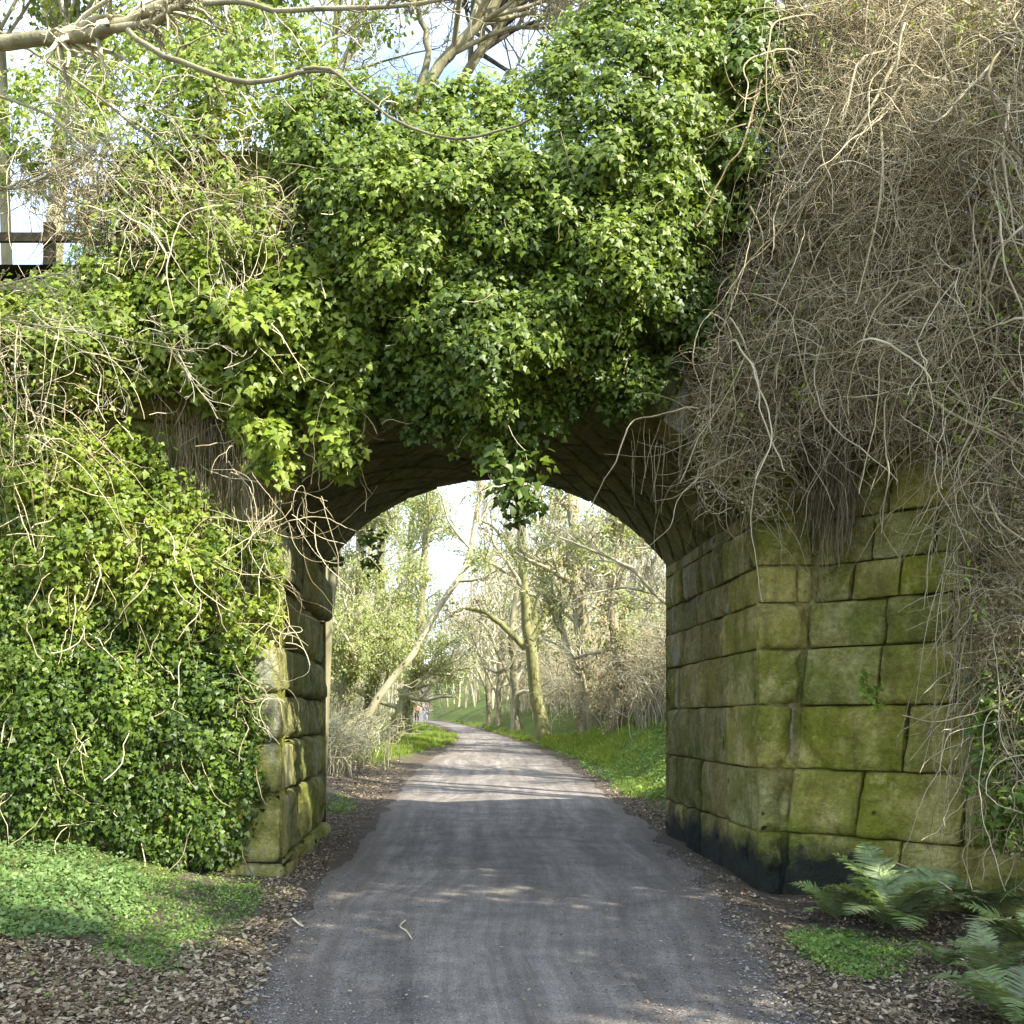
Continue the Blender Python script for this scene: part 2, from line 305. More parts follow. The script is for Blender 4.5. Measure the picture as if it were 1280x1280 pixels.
s4 = nd(ns, 'ShaderNodeTexVoronoi', i_Scale=55.); L.new(co, s4.inputs['Vector'])
c1 = ramp(ns, [(.31, (.135, .120, .103)), (.5, (.22, .197, .17)), (.69, (.33, .30, .265))]); L.new(s1.outputs['Fac'], c1.inputs[0])
mxa = nd(ns, 'ShaderNodeMix', data_type='RGBA', blend_type='MULTIPLY'); mxa.inputs[0].default_value = 1.; r = ramp(ns, [(.34, (.62,)), (.66, (1.35, 1.3, 1.24))]); L.new(s2.outputs['Fac'], r.inputs[0]); L.new(c1.outputs[0], mxa.inputs[6]); L.new(r.outputs[0], mxa.inputs[7])
mxb = nd(ns, 'ShaderNodeMix', data_type='RGBA', blend_type='MULTIPLY'); mxb.inputs[0].default_value = 1.; r = ramp(ns, [(.28, (.4,)), (.5, (1.,)), (.7, (1.9,))]); L.new(s3.outputs['Fac'], r.inputs[0]); L.new(mxa.outputs[2], mxb.inputs[6]); L.new(r.outputs[0], mxb.inputs[7])
e1 = nd(ns, 'ShaderNodeMath', operation='PINGPONG'); L.new(at.outputs['Fac'], e1.inputs[0]); e1.inputs[1].default_value = .5
e2 = nd(ns, 'ShaderNodeMath', operation='MULTIPLY_ADD'); L.new(s1.outputs['Fac'], e2.inputs[0]); e2.inputs[1].default_value = .35; L.new(e1.outputs[0], e2.inputs[2])
er = ramp(ns, [(.12, (1.,)), (.36, (0.,))]); L.new(e2.outputs[0], er.inputs[0])
mxc = nd(ns, 'ShaderNodeMix', data_type='RGBA'); L.new(er.outputs[0], mxc.inputs[0]); L.new(mxb.outputs[2], mxc.inputs[6]); mxc.inputs[7].default_value = (.18, .145, .108, 1)
b = nd(ns, 'ShaderNodeBump', i_Strength=1., i_Distance=.02); ad = nd(ns, 'ShaderNodeMath', operation='ADD'); L.new(s3.outputs['Fac'], ad.inputs[0]); L.new(s4.outputs['Distance'], ad.inputs[1])
ad2 = nd(ns, 'ShaderNodeMath', operation='ADD'); L.new(ad.outputs[0], ad2.inputs[0]); L.new(s1.outputs['Fac'], ad2.inputs[1]); L.new(ad2.outputs[0], b.inputs['Height'])
p = nd(ns, 'ShaderNodeBsdfPrincipled', i_Roughness=.8); p.inputs['Specular IOR Level'].default_value = .3; L.new(mxc.outputs[2], p.inputs['Base Color']); L.new(b.outputs[0], p.inputs['Normal'])
L.new(p.outputs[0], ns.new('ShaderNodeOutputMaterial').inputs[0])
tag(mb.build('path', m), kind='structure')
# ------------------------------------------------------------------ stones
rs = np.random.default_rng(7)
def stone(mb, mp, u0, u1, v0, v1, d0, d1, r=.03, amp=.02, gap=.008, res=.05, tint=None, bulge=.012):
    """rounded rock-faced block in (u,v,d) metres, d measured into the wall, mapped to the world by mp"""
    tint = rs.random() if tint is None else tint; sd = rs.integers(1, 9999); tilt = rs.normal(size=2)*.02
    lo = np.array([u0+gap, v0+gap, d0]); hi = np.array([u1-gap, v1-gap, d1]); n = np.maximum(2, np.ceil((hi-lo)/res).astype(int)); n[2] = min(n[2], 9)
    r = min(r, .45*min(hi-lo)); c = [np.linspace(lo[k], hi[k], n[k]+1) for k in range(3)]
    for k in range(3):                                                   # finer near the edges
        t = np.linspace(0, 1, n[k]+1); t = t+.07*np.sin(-2*PI*t)*-1*-1; c[k] = lo[k]+(hi[k]-lo[k])*t
    for ax in range(3):
        for side in (0, 1):
            if ax == 2 and side == 1: continue
            a, b_ = [k for k in range(3) if k != ax]
            A, B = np.meshgrid(c[a], c[b_], indexing='ij'); P = np.zeros(A.shape+(3,)); P[..., a] = A; P[..., b_] = B; P[..., ax] = hi[ax] if side else lo[ax]
            q = np.clip(P, lo+r, hi-r); d = P-q; ln = np.linalg.norm(d, axis=-1, keepdims=True); nr = d/np.maximum(ln, 1e-9); P = q+nr*np.minimum(ln, r)
            w = P+sd*1.37
            P = P+nr*np.array([.3, .3, 1.])*(amp*fbm(w*2.6, 1, 4)+amp*.6*fbm(w*9, 2, 3)+.006*fbm(w*28, 5, 2))[..., None]
            en = np.minimum(np.minimum(P[..., 0]-lo[0], hi[0]-P[..., 0]), np.minimum(P[..., 1]-lo[1], hi[1]-P[..., 1])); ep = np.exp(-np.maximum(en, 0)/.07); ctr = (lo+hi)/2
            P[..., 2] += (amp*1.1*sm(.2, .5, fbm(w*1.5, 6, 2))+amp*1.5*ep*sm(-.05, .4, fbm(w*3.1, 8, 3))-bulge*(1-ep)+tilt[0]*(P[..., 0]-ctr[0])+tilt[1]*(P[..., 1]-ctr[1]))
            P[..., 2] = np.where(en > .012, np.minimum(P[..., 2], d0+.055), P[..., 2])
            g = mp(P[..., 0], P[..., 1], P[..., 2]); m_, k_ = A.shape; ii = (np.arange(m_-1)[:, None]*k_+np.arange(k_-1)).ravel()
            f = np.stack([ii, ii+1, ii+k_+1, ii+k_], -1)
            if (side == 1) == (ax != 1): f = f[:, ::-1]
            mb.add(g, f, tint)
def split(a, b, mean, var=.25):
    out = [a]
    while b-out[-1] > mean*1.5: out.append(out[-1]+mean*rs.uniform(1-var, 1+var))
    return out+[b]
XL, XR = -1.54, 3.18; AX = .82; AZ = 1.97; AR = 2.92; TH = .62; SPR = 3.69
bridge = thing('railway_bridge', 'old mossy sandstone bridge with a rounded arch over the path, half hidden by ivy', 'bridge', (AX, YN, 0))
jm_r = lambda u, v, d: np.stack([XR+d, u, v], -1)
jm_l = lambda u, v, d: np.stack([XL-d, u, v], -1)
fr = lambda u, v, d: np.stack([u, YN+d, v], -1)
zr = [-.35, .476, 1.101, 1.727, 2.289, 2.74, 3.11, 3.548, 3.69]
def seam(z): return 3.41+.105*z
pr = MB(); jr = MB()
for k in range(len(zr)-2):
    z0, z1 = zr[k], zr[k+1]; zm = (z0+z1)/2; q = 1.2 if k % 2 == 0 else 1.0; x1 = seam(zm)
    if k == 5:
        stone(pr, fr, XR, 3.57, z0, z1, 0, q, .035, .02, .006); stone(pr, fr, 3.57, x1, z0, z1, 0, .6, .035, .02, .006)
    else: stone(pr, fr, XR, x1, z0, z1, -.01 if k == 0 else 0, q, rs.uniform(.015, .035), .065, .006, .028, bulge=.06)
    ys_ = split(YN+q, YF, 1.1 if k % 2 else .8)
    for a, b in zip(ys_[:-1], ys_[1:]): stone(jr, jm_r, a, b, z0, z1, rs.uniform(-.01, .015), .35, .02, .035, .004, .035, bulge=.025)
z0, z1 = zr[-2], 3.9
for a, b in zip(*(lambda s: (s[:-1], s[1:]))(split(YN, YF, 1.))): stone(jr, jm_r, a, b, zr[-2], SPR+.02, .0, .35, .02, .012, .006)
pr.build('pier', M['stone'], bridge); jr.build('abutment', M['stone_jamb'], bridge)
pl_ = MB(); jl = MB(); zl = [-.3, .17, .85, 1.38, 1.85, 2.35, 2.93, 3.5, 3.72]
for k in range(len(zl)-1):
    z0, z1 = zl[k], zl[k+1]; q = .55 if k % 2 else .95; pj = -.09 if k == 6 else (.0 if k != 0 else -.05)
    mpl = lambda u, v, d: np.stack([XL-u, YN+d, v], -1)
    stone(pl_, mpl, pj, .8 if k % 2 else .6, z0, z1, -.03, q, .085, .05, .002, .04)
    ys_ = split(YN+q, YF, .9)
    for a, b in zip(ys_[:-1], ys_[1:]): stone(jl, jm_l, a, b, z0, z1, pj+rs.uniform(-.02, .03), .4, .08, .05, .002, .04)
pl_.build('pier', M['stone_left'], bridge); jl.build('abutment', M['stone_left'], bridge)
# wing walls
wd = np.array([.725, -.689]); wn = np.array([-.689, -.725])
def wing(u, v, d): 
    return np.stack([seam(v)+wd[0]*u-wn[0]*d, YN+wd[1]*u-wn[1]*d, v], -1)
def wu(px, z):
    r = (px-VX)/F; return (YN*r-seam(z))/(wd[0]-wd[1]*r)
wb = MB(); rows = [(-.4, .476, [977, 1120]), (.476, 1.101, [992, 1073, 1205]), (1.101, 1.727, [997, 1130, 1262]), (1.727, 2.289, [1003, 1098, 1196]), (2.289, 2.74, [1013, 1105, 1190]), (2.74, 3.11, [1021, 1062, 1125, 1220]),
        (3.11, 3.548, [1027, 1090, 1170]), (3.548, 4.02, [1030, 1110, 1240]), (4.02, 4.5, [1032, 1100, 1210]), (4.5, 5., [1035, 1120, 1215]), (5., 5.45, [1040, 1125])]
for z0, z1, js in rows:
    zm = (z0+z1)/2; us = [0.]+[wu(j, zm) for j in js[1:]]
    while us[-1] < 5.2: us.append(us[-1]+rs.uniform(.8, 1.3))
    for a, b in zip(us[:-1], us[1:]): stone(wb, wing, a+.003, b, z0, z1, rs.uniform(-.015, .015), .4, rs.uniform(.01, .03), .05, .006, .028, bulge=.03)
# the backing behind the joints
bk = np.array([[-.03, -.5], [5.6, -.5], [5.6, 5.3], [-.03, 5.3]]); g = wing(bk[:, 0], bk[:, 1], np.full(4, .13)); wb.add(g, [(0, 1, 2, 3)], .9)
wb.build('wing_wall', M['stone'], bridge)
wl = MB(); lw = nrm(np.array([-1., -.3])); ln_ = np.array([lw[1], -lw[0]])*1.
def wingl(u, v, d): return np.stack([-2.1+lw[0]*u-.29*d, YN+.04+lw[1]*u+.957*d, v], -1)
zz = [-.3, .3, .87, 1.38, 1.85, 2.35, 2.93, 3.5, 4.0, 4.5, 5.0, 5.4]
for k in range(len(zz)-1):
    us = split(0 if k % 2 else -.0, 6.5, 1.)
    for a, b in zip(us[:-1], us[1:]): stone(wl, wingl, a, b, zz[k], zz[k+1], rs.uniform(-.01, .02), .35, .03, .02, .006, .07)
bk = np.array([[-.6, -.5], [6.6, -.5], [6.6, 5.3], [-.6, 5.3]]); wl.add(wingl(bk[:, 0], bk[:, 1], np.full(4, .08)), [(0, 1, 2, 3)], .9)
wl.build('wing_wall', M['stone'], bridge)
# arch ring
rg = MB(); half = math.asin(2.36/AR); nv = 17; ed = np.linspace(-half, half, nv+1)
def ringmap(Yf, sgn):
    def f(u, v, d): th = u/AR; return np.stack([AX+np.sin(th)*(AR+v), Yf+sgn*d, AZ+np.cos(th)*(AR+v)], -1)
    return f
for k in range(nv):
    stone(rg, ringmap(YN-.03, 1), ed[k]*AR, ed[k+1]*AR, 0, TH+rs.uniform(-.03, .03), 0, .5, .02, .015, .005)
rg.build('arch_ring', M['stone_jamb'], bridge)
# vault with skewed courses
na, nb = 300, 190; th = np.linspace(-half-.01, half+.01, na); yb = np.linspace(YN+.1, YF, nb); TH_, YB = np.meshgrid(th, yb); a = TH_*AR; s = R_(38)
p_ = a*math.cos(s)-YB*math.sin(s); q_ = a*math.sin(s)+YB*math.cos(s); row = np.floor(p_/.34); fp = p_/.34-row; fq = q_/.85+.5*(row % 2)+.13*row; col = np.floor(fq); fq -= col
e = np.minimum(np.minimum(fp, 1-fp)*.34, np.minimum(fq, 1-fq)*.85)
dsp = .035*sm(.03, 0, e)+.014*_h(row.astype(np.int64), col.astype(np.int64), 0, 3)+.012*fbm(np.stack([a*4, YB*4, 0*a], -1), 2, 4)
RR = AR+.012+dsp; V = np.stack([AX+np.sin(TH_)*RR, YB, AZ+np.cos(TH_)*RR], -1); i = (np.arange(nb-1)[:, None]*na+np.arange(na-1)).ravel()
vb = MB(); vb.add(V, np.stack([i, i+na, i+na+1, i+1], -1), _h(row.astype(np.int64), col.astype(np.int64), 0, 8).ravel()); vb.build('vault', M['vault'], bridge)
# spandrel stones
sb = MB(); zz = [3.7, 4.15, 4.6, 5.1, 5.6, 6.1]
def ext(z): 
    rr = AR+TH+.02; h = z-AZ; return math.sqrt(max(0, rr*rr-h*h))
for k in range(len(zz)-1):
    z0, z1 = zz[k], zz[k+1]; e0 = ext(z0) if z0 < AZ+AR+TH else 0
    for sg in (1, -1):
        a = AX+sg*(e0+.01); end = 5.2 if sg > 0 else -3.2
        if sg > 0: end = seam(z0)+.02 if z0 < 5.3 else 5.2
        us = split(min(a, end), max(a, end), .9)
        if max(a, end)-min(a, end) < .12: continue
        for u0, u1 in zip(us[:-1], us[1:]): stone(sb, fr, u0, u1, z0, z1, 0, .3, .025, .018, .006)
xx = np.linspace(-4.5, 6.5, 90); zt = 6.4
dx = xx-AX; zlow = np.where(np.abs(dx) < 2.36, AZ+np.sqrt(np.clip((AR+.03)**2-dx**2, 0, None)), -.5)
for Yb, end in ((YN+.05, 0), (YF-.02, 1)):
    # columns with a clean break at the jambs
    cols = np.unique(np.concatenate([np.linspace(-4.5 if end == 0 else -9, XL, 6), np.linspace(XL, XR, 60), np.linspace(XR, 4.0 if end == 0 else 9, 6)]))
    for x0, x1 in zip(cols[:-1], cols[1:]):
        zt = 6.4 if x0 > -3.2 and x1 < 5.2 else 5.95
        ins = x0 >= XL-1e-6 and x1 <= XR+1e-6; f = lambda x: AZ+math.sqrt(max(0, (AR+.03)**2-(x-AX)**2)) if ins else -.5
        sb.add([(x0, Yb, f(x0)), (x1, Yb, f(x1)), (x1, Yb, zt), (x0, Yb, zt)], [(0, 1, 2, 3)], .7)
for x in (XR+.1, XL-.15): sb.add([(x, YN+.06, -.5), (x, YF-.03, -.5), (x, YF-.03, 3.9), (x, YN+.06, 3.9)], [(0, 1, 2, 3)], .7)
sb.build('spandrel_wall', M['stone_jamb'], bridge)
db = MB(); db.add([(-9, YN+.06, 6.12), (9, YN+.06, 6.12), (9, YF-.03, 6.12), (-9, YF-.03, 6.12)], [(0, 1, 2, 3)], .5); db.build('deck', M['mortar'], bridge)
pb = MB(); pb2 = MB()
for z0, z1, pj in ((6.1, 6.55, 0), (6.55, 7.0, 0), (7.0, 7.2, -.06)):
    us = split(-3.2, 5.2, .95)
    for u0, u1 in zip(us[:-1], us[1:]):
        stone(pb, fr, u0, u1, z0, z1, pj, .4-pj, .02, .015, .006); stone(pb2, lambda u, v, d: np.stack([u, YF-d, v], -1), u0, u1, z0, z1, pj, .4-pj, .02, .012, .006, .1)
pb.build('parapet', M['stone'], bridge); pb2.build('parapet', M['stone'], bridge)
# embankments behind the wing walls
def bank(name, us, mp, sgn):
    mb = MB(); prof = [(0, 5.1), (.15, 5.35), (.6, 5.7), (1.4, 6.1), (2.6, 6.15), (3.6, 6.1), (4.8, 5.2), (6.5, 3.4), (8.5, 1.2), (10, -.5)]
    U, Kk = np.meshgrid(us, np.arange(len(prof)), indexing='ij'); f0 = mp(U[:, 0], np.full(len(us), 5.1), np.full(len(us), .05))
    pr_ = np.array(prof); V = np.zeros(U.shape+(3,)); V[..., 0] = f0[:, None, 0]; V[..., 1] = f0[:, None, 1]+pr_[None, :, 0]*1.; V[..., 2] = pr_[None, :, 1]
    V[..., 2] += .12*fbm(V*.9, 4, 3); n_ = len(prof); i = (np.arange(len(us)-1)[:, None]*n_+np.arange(n_-1)).ravel(); q = np.stack([i, i+n_, i+n_+1, i+1], -1)
    mb.add(V, q if sgn > 0 else q[:, ::-1], .3); tag(mb.build(name, bpy.data.materials['soil_and_grass']), kind='structure')
bank('embankment', np.linspace(0.6, 18, 40), wing, 1); bank('embankment', np.linspace(1.2, 22, 40), wingl, -1)
# ------------------------------------------------------------------ trees
def grow(P, Rr, k, ratio, ang, rng, tmin=.25, up=.15, wig=.25, m=5, rr=.55, t1=1., absl=None):
    N, mm, _ = P.shape; t = rng.uniform(tmin, t1, (N, k)); x = t*(mm-1); i = np.minimum(x.astype(int), mm-2); fr_ = (x-i)[..., None]; n = np.arange(N)[:, None]
    s = P[n, i]*(1-fr_)+P[n, i+1]*fr_; tg = nrm(P[n, i+1]-P[n, i]); r0 = Rr[n, i]*(1-fr_[..., 0])+Rr[n, i+1]*fr_[..., 0]
    Ln = np.linalg.norm(np.diff(P, axis=1), axis=-1).sum(1)[:, None]*ratio*rng.uniform(.5, 1.25, (N, k))*(1.15-.55*t)
    if absl is not None: Ln = absl*rng.uniform(.5, 1.3, (N, k))
    pv = nrm(np.cross(tg, rng.normal(size=tg.shape))); a = rng.uniform(ang[0], ang[1], (N, k, 1)); d = nrm(tg*np.cos(a)+pv*np.sin(a))
    Q = [s]; dd = d
    for j in range(m-1):
        dd = nrm(dd+rng.normal(size=dd.shape)*wig+np.array([0, 0, up])); Q.append(Q[-1]+dd*(Ln/(m-1))[..., None])
    Q = np.stack(Q, 2).reshape(N*k, m, 3); r0 = np.minimum(r0*rr, .06*Ln+.002).reshape(-1, 1)
    return Q, r0*np.linspace(1, .35, m)[None]
def tree(name, label, cat, pts, r0, r1, spec, rng, limbs=(), bark='bark', twig='twig', sides=8, leaf=None, group=None, minr=.004, twt=None):
    pts = np.asarray(pts, float); root = thing(name, label, cat, pts[0], group)
    P = spline(pts, 14)[None]; L0 = np.linalg.norm(np.diff(P[0], axis=0), axis=-1).sum(); P = P+np.concatenate([np.zeros((1, 1, 3)), rng.normal(size=(1, 13, 3))*r0*.18], 1)
    Rr = np.linspace(1, 0, 14)[None]**.9*(r0-r1)+r1; Rr[0, 0] *= 1.35; tb = MB(); P[0, 0, 2] -= .15; tubes(tb, P, Rr, sides, .5)
    LP, LR = [P], [Rr]
    for (lp, a, b) in limbs:
        q = spline(lp, 14)[None]; q = q+np.concatenate([np.zeros((1, 1, 3)), rng.normal(size=(1, 13, 3))*a*.2], 1); rr = np.linspace(a, b, 14)[None]; tubes(tb, q, rr, 6, .5); LP.append(q); LR.append(rr)
    tb.build('trunk', M[bark], root)
    cur = (np.concatenate(LP), np.concatenate(LR)); cb = MB(); allp = []
    for n_, s in enumerate(spec):
        Q, q = grow(cur[0], cur[1], rng=rng, **s); q = np.maximum(q, minr); tubes(cb, Q, q, 4 if n_ == 0 else 3, rng.random(len(Q)))
        cur = (Q, q); allp.append(Q)
    if spec: cb.build('crown', M[twig], root)
    if leaf:
        for (lv, n, per, rad, size, matn, zmin) in leaf:
            lb = MB(); src = allp[lv] if lv >= 0 else cur[0]; pts_ = src[:, 1:].reshape(-1, 3); pts_ = pts_[pts_[:, 2] > zmin]; pts_ = pts_[rng.permutation(len(pts_))[:max(60, n//4)]]
            if lv == -2: pts_ = np.concatenate([p.reshape(-1, 3) for p in LP])
            c = pts_[rng.integers(0, len(pts_), n)]+rng.normal(size=(n, 3))*rad*.5
            clusters(lb, SMALL, c, per, rad, size, rng, out=(.2, -.5, .6), flat=(1, 1, .8)); lb.build('foliage', M[matn], root)
    return root
g = np.random.default_rng
LV = lambda k, ratio=.5, a=(.4, 1.1), **kw: dict(k=k, ratio=ratio, ang=a, **kw)
def TP(pl, Y): return [W(px, py, Y+(dy[0] if dy else 0)) for px, py, *dy in pl]
def gp(px, py): p = GY(px, py); return p
# main mossy tree
b0 = gp(680, 921); Yt = b0[1]; print('main tree', b0)
tree('bare_tree', 'tall leaning bare tree with a mossy green trunk right of the path bend', 'tree', [b0]+TP([(672, 870), (662, 800), (655, 740), (655, 660), (664, 560), (670, 440)], Yt), .31, .06,
     [LV(9, .33, up=.2, tmin=.35), LV(8, .45, up=.12), LV(8, .5, wig=.3, m=4)], g(1), bark='bark_moss', minr=.016,
     limbs=[(TP([(657, 810), (632, 785), (605, 765), (578, 760), (555, 775)], Yt-.5), .16, .04), (TP([(662, 790), (675, 740), (684, 690), (690, 600)], Yt+1), .17, .05), (TP([(655, 720), (640, 690), (618, 660), (600, 650)], Yt), .1, .03),
            (TP([(664, 800), (680, 770), (684, 700), (676, 620)], Yt-1), .15, .04)])
for n_, (px, py, tx, r, lab) in enumerate([(612, 908, 606, .2, 'slim bare tree with twin just right of the far path edge'), (622, 909, 627, .17, 'thin bare tree standing close behind another slim trunk'), (646, 914, 640, .26, 'bare tree forking low, left of the mossy leaning tree')]):
    b0 = gp(px, py); Yt = b0[1]
    tree('bare_tree', lab, 'tree', [b0]+TP([((px*2+tx)/3, 860), (tx, 800), (tx+6, 740), (tx+12, 680)], Yt), r, .05, [LV(12, .42, (.5, 1.2), up=.12, tmin=.2), LV(8, .5, up=.08), LV(6, .5, m=4)], g(20+n_), minr=.016,
         limbs=[(TP([(px, 870), (px-18, 830), (px-34, 790), (px-50, 775)], Yt), r*.45, .04), (TP([(px, 865), (px+16, 830), (px+22, 780), (px+30, 730)], Yt), r*.5, .04)], group='slim bare trees right of the bend')
# ivy clad leaning tree left
b0 = gp(462, 925); Yt = 30.; b0 = np.array([*W(440, 905, Yt)[:2], 0]); b0[2] = terrain(b0[0], b0[1])
tree('leaning_tree', 'pale bare trunk leaning right over the path above the grass verge', 'tree', [b0]+TP([(465, 882), (500, 838), (532, 790), (556, 748), (580, 712), (592, 665), (603, 600), (606, 520)], Yt), .13, .06,
     [LV(7, .25, up=.2, tmin=.5), LV(8, .5), LV(7, .5, m=4)], g(5), bark='twig', minr=.012, limbs=[(TP([(574, 718), (590, 705), (606, 694)], Yt-1), .045, .02)], leaf=[(1, 90, 12, .35, (.07, .12), 'ivy_far', 5.)])
for n_, (px, py, pts, r, Yt, n, lab) in enumerate([
    (420, 948, [(432, 860), (445, 800), (452, 600), (450, 380)], .2, 28, 800, 'ivy covered tree nearest the left abutment beyond the arch'),
    (458, 935, [(462, 880), (470, 800), (480, 600), (500, 400)], .2, 32, 800, 'ivy covered tree rising behind the pale leaning trunk'),
    (486, 932, [(502, 885), (515, 850), (525, 790), (535, 620), (542, 440)], .26, 36, 700, 'yellowish leaning tree with ivy crown at the grass verge'),
    (508, 920, [(514, 870), (512, 800), (516, 640), (520, 480)], .22, 44, 600, 'ivy covered tree farthest along the left verge')]):
    b0 = np.array([(px-VX)/F*Yt, Yt, 0]); b0[2] = terrain(b0[0], b0[1])
    tree('ivy_clad_tree', lab, 'tree', [b0]+TP(pts, Yt), r, .08, [LV(22, .17, (.6, 1.4), up=.1, tmin=.2), LV(7, .5), LV(6, .5, m=4)], g(40+n_), bark='bark', minr=.012, group='ivy covered trees left of the path',
         leaf=[(1, n, 16, .45, (.07, .13), 'ivy_far', 2.9), (-2, 260, 16, .3, (.07, .12), 'ivy_far', 0)])
# right side ivy clad trunks and pale branch
for n_, (px, pts, r, Yt, n, lab) in enumerate([(742, [(735, 850), (722, 760), (716, 680), (708, 560)], .42, 34, 350, 'broad brown trunk wrapped in climbers on the right bank'), (770, [(772, 850), (765, 760), (770, 660), (776, 540)], .2, 30, 400, 'slender ivy wrapped tree on the right bank behind brown scrub'),
     (715, [(712, 860), (706, 800), (700, 700), (694, 560)], .2, 50, 350, 'ivy wrapped tree between the mossy trunk and the broad brown trunk')]):
    b0 = np.array([(px-VX)/F*Yt, Yt, 0]); b0[2] = terrain(b0[0], b0[1])
    tree('climber_clad_tree', lab, 'tree', [b0]+TP(pts, Yt), r, .09, [LV(16, .28, (.5, 1.3), up=.1, tmin=.15), LV(9, .5), LV(7, .5, m=4)], g(60+n_), bark='bark', minr=.012, group='climber wrapped trees on the right bank',
         leaf=[(1, n, 14, .45, (.10, .17), 'ivy_far', 4.), (-2, 200, 14, .35, (.08, .15), 'scrub', 0)])
b0 = np.array([6.6, 21, 0]); b0[2] = terrain(6.6, 21)
tree('bare_tree', 'bare tree on the right bank whose pale limbs reach left across the arch opening', 'tree', [b0]+TP([(905, 800), (890, 700), (900, 500)], 21), .2, .07, [LV(10, .35, up=.15), LV(8, .5), LV(6, .5, m=4)], g(70), bark='twig', minr=.008,
     limbs=[(TP([(905, 800), (850, 765), (825, 748), (795, 715), (770, 700), (735, 685), (700, 672)], 21), .06, .02), (TP([(903, 790), (845, 752), (800, 738), (765, 736), (730, 745)], 21.3), .045, .015)])
# far woodland
rw = g(90); N = 1000; yw = rw.uniform(62, 175, N); xw = rw.uniform(-.42, .46, N)*yw; ok = (xw < eL(yw)-2.5) | (xw > eR(yw)+2.0); xw, yw = xw[ok], yw[ok]; N = len(xw)
zz = terrain(xw, yw); hh = rw.uniform(9, 19, N); P = np.stack([xw, yw, zz], -1)[:, None]+np.linspace(0, 1, 7)[None, :, None]*np.stack([rw.normal(size=N)*1.5, rw.normal(size=N), hh], -1)[:, None]; P[:, 1:-1, :2] += rw.normal(size=(N, 5, 2))*.25
Rr = rw.uniform(.07, .2, (N, 1))*np.linspace(1, .25, 7)[None]; wb_ = MB(); tubes(wb_, P, Rr, 5, rw.random(N)); Q, q = grow(P, Rr, 9, .32, (.4, 1.1), rw, up=.15, m=4); tubes(wb_, Q, np.maximum(q, .03), 3, rw.random(len(Q)))
Q, q = grow(Q, q, 6, .5, (.4, 1.1), rw, m=3); tubes(wb_, Q, np.maximum(q, .02), 3, rw.random(len(Q))); 
tag(wb_.build('woodland', M['twig']), 'distant leafless wood of pale thin trunks closing the view beyond the path bend', 'woodland', kind='stuff')
# scrub (brown bramble) on the right bank and under the left trees
def scrub(name, label, pts_xy, N, hgt, seed, leafn, mat='twig', leafmat_='scrub', lean=(0, 0)):
    r = g(seed); k = r.integers(0, len(pts_xy), N); c = np.asarray(pts_xy)[k]+r.normal(size=(N, 2))*.7; z = terrain(c[:, 0], c[:, 1]); h = hgt*r.uniform(.4, 1.2, N); dirn = r.normal(size=(N, 2))*.45+np.array(lean)
    t = np.linspace(0, 1, 6); P = np.zeros((N, 6, 3)); P[..., 0] = c[:, :1]+dirn[:, :1]*h[:, None]*t**2; P[..., 1] = c[:, 1:]+dirn[:, 1:]*h[:, None]*t**2; P[..., 2] = z[:, None]+h[:, None]*(t-.25*t**3)
    P[:, 1:] += r.normal(size=(N, 5, 3))*.06; Rr = r.uniform(.008, .02, (N, 1))*np.linspace(1, .4, 6); b = MB(); tubes(b, P, Rr, 3, r.random(N)); Q, q = grow(P, Rr, 5, .4, (.3, 1.2), r, up=0, wig=.4, m=4); tubes(b, Q, np.maximum(q, .006), 3, r.random(len(Q)))
    o = thing(name, label, 'shrub', (float(np.mean(c[:, 0])), float(np.mean(c[:, 1])), float(np.mean(z)))); b.build('stems', M[mat], o)
    lb = MB(); allp = Q.reshape(-1, 3); cc = allp[r.integers(0, len(allp), leafn)]; clusters(lb, SMALL, cc, 5, .14, (.04, .09), r); lb.build('foliage', M[leafmat_], o); return o
ln = lambda f, Ys: [(f(y), y) for y in Ys]
for n_, (off, Ys, h, lab) in enumerate([(4.2, np.arange(19, 27, .3), 2.6, 'brown bramble thicket on the right bank nearest the arch'), (3.6, np.arange(27, 38, .3), 2.8, 'brown bramble thicket on the right bank around the broad trunk'), (3.5, np.arange(38, 62, .5), 3.4, 'pale scrub on the right bank behind the mossy tree'),
                                        (7.8, np.arange(20, 40, .4), 4.5, 'tall brown scrub high on the right bank')]):
    scrub('bramble_thicket', lab, ln(lambda y: eR(y)+off, Ys), 1100, h, 100+n_, 2600)
for n_, (off, Ys, h, lab) in enumerate([(2.9, np.arange(22, 30, .3), 1.5, 'twiggy undergrowth beside the left abutment beyond the arch'), (4.9, np.arange(30, 44, .4), 2.0, 'twiggy undergrowth at the feet of the ivy covered trees'), (6.5, np.arange(44, 75, .6), 4.0, 'brown undergrowth behind the walkers'), (8.5, np.arange(24, 60, .8), 6, 'tall thin saplings deep in the left wood')]):
    scrub('undergrowth', lab, ln(lambda y: eL(y)-off, Ys), 1000, h, 120+n_, 1800, leafmat_='ivy_far' if n_ < 2 else 'scrub')
